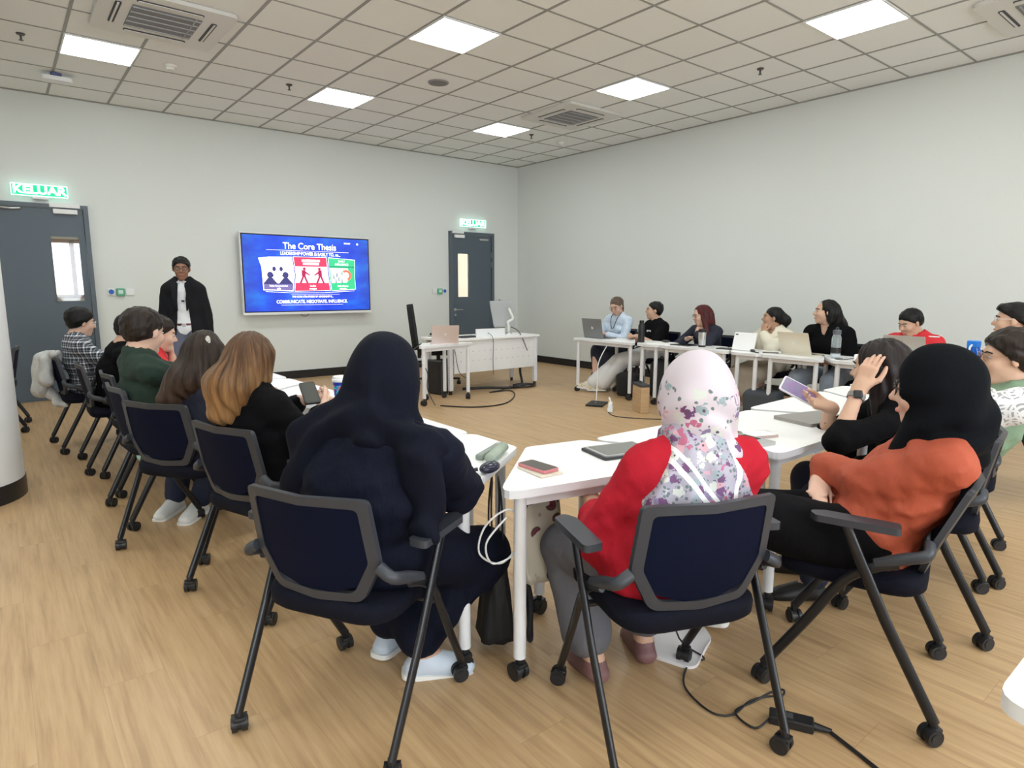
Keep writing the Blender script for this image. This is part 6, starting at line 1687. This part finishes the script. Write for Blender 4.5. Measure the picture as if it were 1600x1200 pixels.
p_m2, c_m2 = person(SEAT['man2'], 'man with glasses in a black t-shirt and white trousers, legs stretched under the table', S3, dict(
    head=(-1.108, -4.158, 1.075), q=1.25, hpitch=-4, hyaw=-25, hair='short', hairmat=HBLK, seed=22, glasses=WIREG, bw=1.05, turn=-8, hv=.99,
    hand={1: (.10, .34, .76), -1: (-.08, .34, .76)}, hdir={1: (-.7, .5, 0), -1: (.7, .5, 0)}, ll=1.12, footw={1: (-1.70, -3.64, .10), -1: (-1.62, -3.74, .09)}, kpole={1: (.1, .6, 1.6), -1: (-.1, .6, 1.6)}, fdir={1: (.6, 1, .15), -1: (.6, 1, 0)},
    top=dict(m=BLACKC, sleeve=.95, loose=.028, off=.016), bottom=dict(m=WTROU, off=.034, cuff=.06), shoe=dict(m=mat('yellow_white_sneaker', (.75, .70, .58), .6, col2=(.62, .38, .08), nscale=(30, 30, 30), contrast=(.5, .6)), sole=SOLEW), extras=[x_print]))
p_w3, c_w3 = person(SEAT['w3'], 'woman with long dark red hair, glasses and a navy blazer, hand at her chin', S1, dict(
    head=(-1.281, -4.998, 1.05), q=1.25, hpitch=14, hyaw=-30, glasses=WIRE, hair='long', hairmat=HRED, seed=23,
    fall=lambda hp, HC, NB, C1, P0: [(hp((.0, -.05, -.02)), NB + V3(-.03, -.06, -.14), .08, .06, (1, 0, 0), 1.3), (hp((-.072, .01, -.04)), NB + V3(-.10, .07, -.17), .034, .03, None, 1), (hp((.072, .01, -.04)), NB + V3(.07, .08, -.17), .034, .03, None, 1)],
    hand={1: (.10, .32, .76)}, handh={-1: (-.05, .115, -.19)}, pole={-1: (-1, .4, -.6), 1: (1, -.3, -.6)}, hdir={-1: (.3, -.5, .5)}, hnor={-1: (0, -.8, -.4)}, top=dict(m=NAVYB, sleeve=1.9, loose=.022, v=.14), bottom=dict(m=BLACKC), shoe=dict(m=SHOEB)))
p_w4, c_w4 = person(SEAT['w4'], 'woman in a cream cardigan and beige skirt with a dark ponytail, chin on her hand', S2, dict(
    head=(-1.152, -5.818, 1.046), q=1.25, hpitch=-2, hyaw=-48, hair='tied', hairmat=HBLK, seed=24,
    fall=lambda hp, HC, NB, C1, P0: [(hp((.0, -.105, .0)), hp((.0, -.125, -.02)), .050, .050, None, 1), (hp((.0, -.14, -.03)), NB + V3(.10, -.16, -.10), .052, .036, None, 1)],
    hand={1: (.10, .32, .76)}, handh={-1: (-.075, .085, -.18)}, pole={-1: (-1, .3, -.7), 1: (1, -.3, -.6)}, hdir={-1: (.2, -.3, .9)}, hnor={-1: (0, -.8, -.4)},
    top=dict(m=CREAM, sleeve=1.9, loose=.032, off=.024, v=.12), bottom=dict(m=BEIGE, skirt=.20, off=.022, to=.9, name='skirt'), shoe=dict(m=SHOEW, sole=SOLEW), foot={1: (.08, .30, .075), -1: (-.08, .34, .075)}))
p_w5, c_w5 = person(SEAT['w5'], 'woman with long black hair in a black v-neck top behind the clear bottle', S5, dict(
    head=(-1.251, -6.436, 1.13), q=1.25, bw=1.2, hpitch=-3, hyaw=-45, hair='long', hairmat=HBLK, seed=25, bust=1, hs=1.05, hairline=.05,
    fall=lambda hp, HC, NB, C1, P0: [(hp((.0, -.05, -.02)), NB + V3(-.05, -.08, .0), .085, .07, (1, 0, 0), 1.3), (NB + V3(-.05, -.08, .0), C1 + V3(-.12, -.10, .02), .07, .05, (1, 0, 0), 1.3)],
    hand={1: (.10, .28, .64), -1: (-.06, .28, .64)}, hdir={1: (-.8, .3, 0), -1: (.8, .3, 0)}, top=dict(m=BLACKC, sleeve=1.8, loose=.028, off=.020, v=.15), bottom=dict(m=PJEAN, off=.024, cuff=.055), shoe=dict(m=SHOEW)))
p_rm, c_rm = person(SEAT['redman'], 'man in a red shirt with white shoulder stripes bending over a laptop', S3, dict(
    head=(-1.267, -7.216, 1.06), q=1.25, bw=1.12, hunch=16, hpitch=24, hyaw=-30, hair='short', hairmat=HBLK, seed=26, hs=1.03, turn=6,
    hand={1: (.12, .42, .75), -1: (-.12, .42, .75)}, top=dict(m=REDB, sleeve=.95, loose=.03, off=.018), bottom=dict(m=JEANS), shoe=dict(m=SHOEB), extras=[x_stripes]))
# presenter
fwd = R(-112)
p_st, c_st = person((-6.24, -2.14, fwd - math.pi / 2), 'presenter standing by the screen in a charcoal blazer, white shirt and glasses', S4, dict(
    stand=True, q=1.0, lean=1, hunch=3, hpitch=6, hyaw=8, hair='short', hairmat=HBLK, seed=31, glasses=WIRE, hs=.98, neck=.05,
    shw=.95, bw=.95, hand={1: (.25, .03, .60), -1: (-.25, .03, .60)}, pole={1: (.5, -1, 0), -1: (-.5, -1, 0)}, hdir={1: (0, .1, -1), -1: (0, .1, -1)}, hnor={1: (-1, 0, 0), -1: (1, 0, 0)},
    top=dict(m=WSHIRT, off=.010, sleeve=1.0, loose=.006, name='shirt', hem=.02, crew=.055, fold=.003),
    bottom=dict(m=mat('grey_blue_trousers', (.10, .11, .16), .7), off=.022), shoe=dict(m=SHOEB),
    extras=[lambda c: surf('blazer', [p.grow(.028) for p in c['tor']] + [Cap(c['P0'] + V3(0, 0, -.10), c['P0'], .128, .12, c['Rt'], 1.45, k=.04)] + [p.grow(.020 if i == 0 else .022, .008) for s in (1, -1) for i, p in enumerate(c['arms'][s])], .010, BLZ, c['e'],
            lambda F, X, Y, Z: np.maximum(np.maximum(F + .003 * wob(X, Y, Z, 26, 3), -Cap(c['NB'] + V3(0, .05, .02), c['P0'] + V3(0, .16, -.14), .030, .080, V3(0, 1, 0), 2.2).d(X, Y, Z)), -Cap(c['NB'], c['NB'] + V3(0, .01, .1), .066).d(X, Y, Z))), x_lapel]))

# ------------------------------------------------------------------ things held or hung
def world_of(e, p):
    bpy.context.view_layer.update(); return e.matrix_world @ Vector(p)
def held_phone(pe, ctx, side, label, cm, screen, w=.075, h=.155, tilt=0.0, up=None, lift=.03):
    a = ctx['arm'][side]; d = nrm(a[2] - a[1]); return None
slabm = mat('phone_case_clear', (.70, .68, .72), .3)
n = NT('lit_phone_screen', .2); v = n.noise(n.xyz((30, 30, 12)), 1.0, 2)
cc = n.ramp(v, [(.35, (.30, .33, .50)), (.55, (.45, .22, .55)), (.7, (.35, .25, .48))]); n.t.links.new(cc, n.b.inputs['Emission Color']); n.b.inputs['Emission Strength'].default_value = .35; n.b.inputs['Base Color'].default_value = (.02, .02, .03, 1)
LITPH = n.m
def phone_obj(loc, zdir, ydir, label, cm, screen, w, h):
    """zdir: screen normal, ydir: long axis (world)"""
    z = Vector(zdir).normalized(); y = Vector(ydir); y = (y - z * y.dot(z)).normalized(); x = y.cross(z)
    Mx = Matrix((x, y, z)).transposed().to_4x4()
    e = empty('phone', loc, 0, label, 'phone'); e.rotation_euler = Mx.to_euler()
    b = MB(); b.prism(round_poly([(-w / 2, -h / 2), (w / 2, -h / 2), (w / 2, h / 2), (-w / 2, h / 2)], .012), -.005, .004); b.build('phone_body', cm, e, angle=40)
    b = MB(); b.prism(round_poly([(-w * .45, -h * .46), (w * .45, -h * .46), (w * .45, h * .46), (-w * .45, h * .46)], .010), .004, .0048); b.build('screen', screen, e)
    return e
phone_obj((-4.975, -8.075, .905), (-.45, -.62, .62), (-.55, .42, .62), 'phone with a lit purple screen raised in the hand of the woman in black', slabm, LITPH, .082, .165)
phone_obj((-6.683, -6.652, .886), (-.12, -.55, .82), (.10, .8, .5), 'dark phone held over the table by the woman with golden-brown hair', BLACK, mat('phone_grey_glass', (.08, .085, .08), .12), .070, .140)
# pale jacket over the back of the plaid shirt's chair
sx, sy, sr = SEAT['plaid']
e = empty('jacket', (sx, sy, 0), sr, 'pale grey fleece jacket hanging over the back of the chair by the door', 'jacket')
JK = mat('pale_grey_fleece', (.50, .50, .50), .95, col2=(.58, .58, .57), nscale=(20, 20, 20), bump=.5, bscale=(50, 50, 50))
jp = [Cap((-.17, -.235, .80), (.12, -.235, .82), .032, k=.03), Cap((-.16, -.29, .76), (-.14, -.31, .50), .055, .075, (1, 0, 0), 1.5, k=.05), Cap((.02, -.28, .77), (.03, -.285, .60), .045, .055, (1, 0, 0), 1.5, k=.05), Cap((-.12, -.17, .80), (-.11, -.15, .74), .03, .03, (1, 0, 0), 1.8, k=.03)]
surf('jacket_body', jp, .009, JK, e, lambda F, X, Y, Z: F + .010 * wob(X, Y, Z, 24, 5, (1.2, 1, .7)))
surf('jacket_sleeve', [Cap((-.10, -.27, .50), (.02, -.22, .40), .045, .035, k=.02), Cap((.02, -.22, .40), (.14, -.18, .385), .035, .02, k=.02)], .009, JK, e, lambda F, X, Y, Z: F + .008 * wob(X, Y, Z, 30, 7))
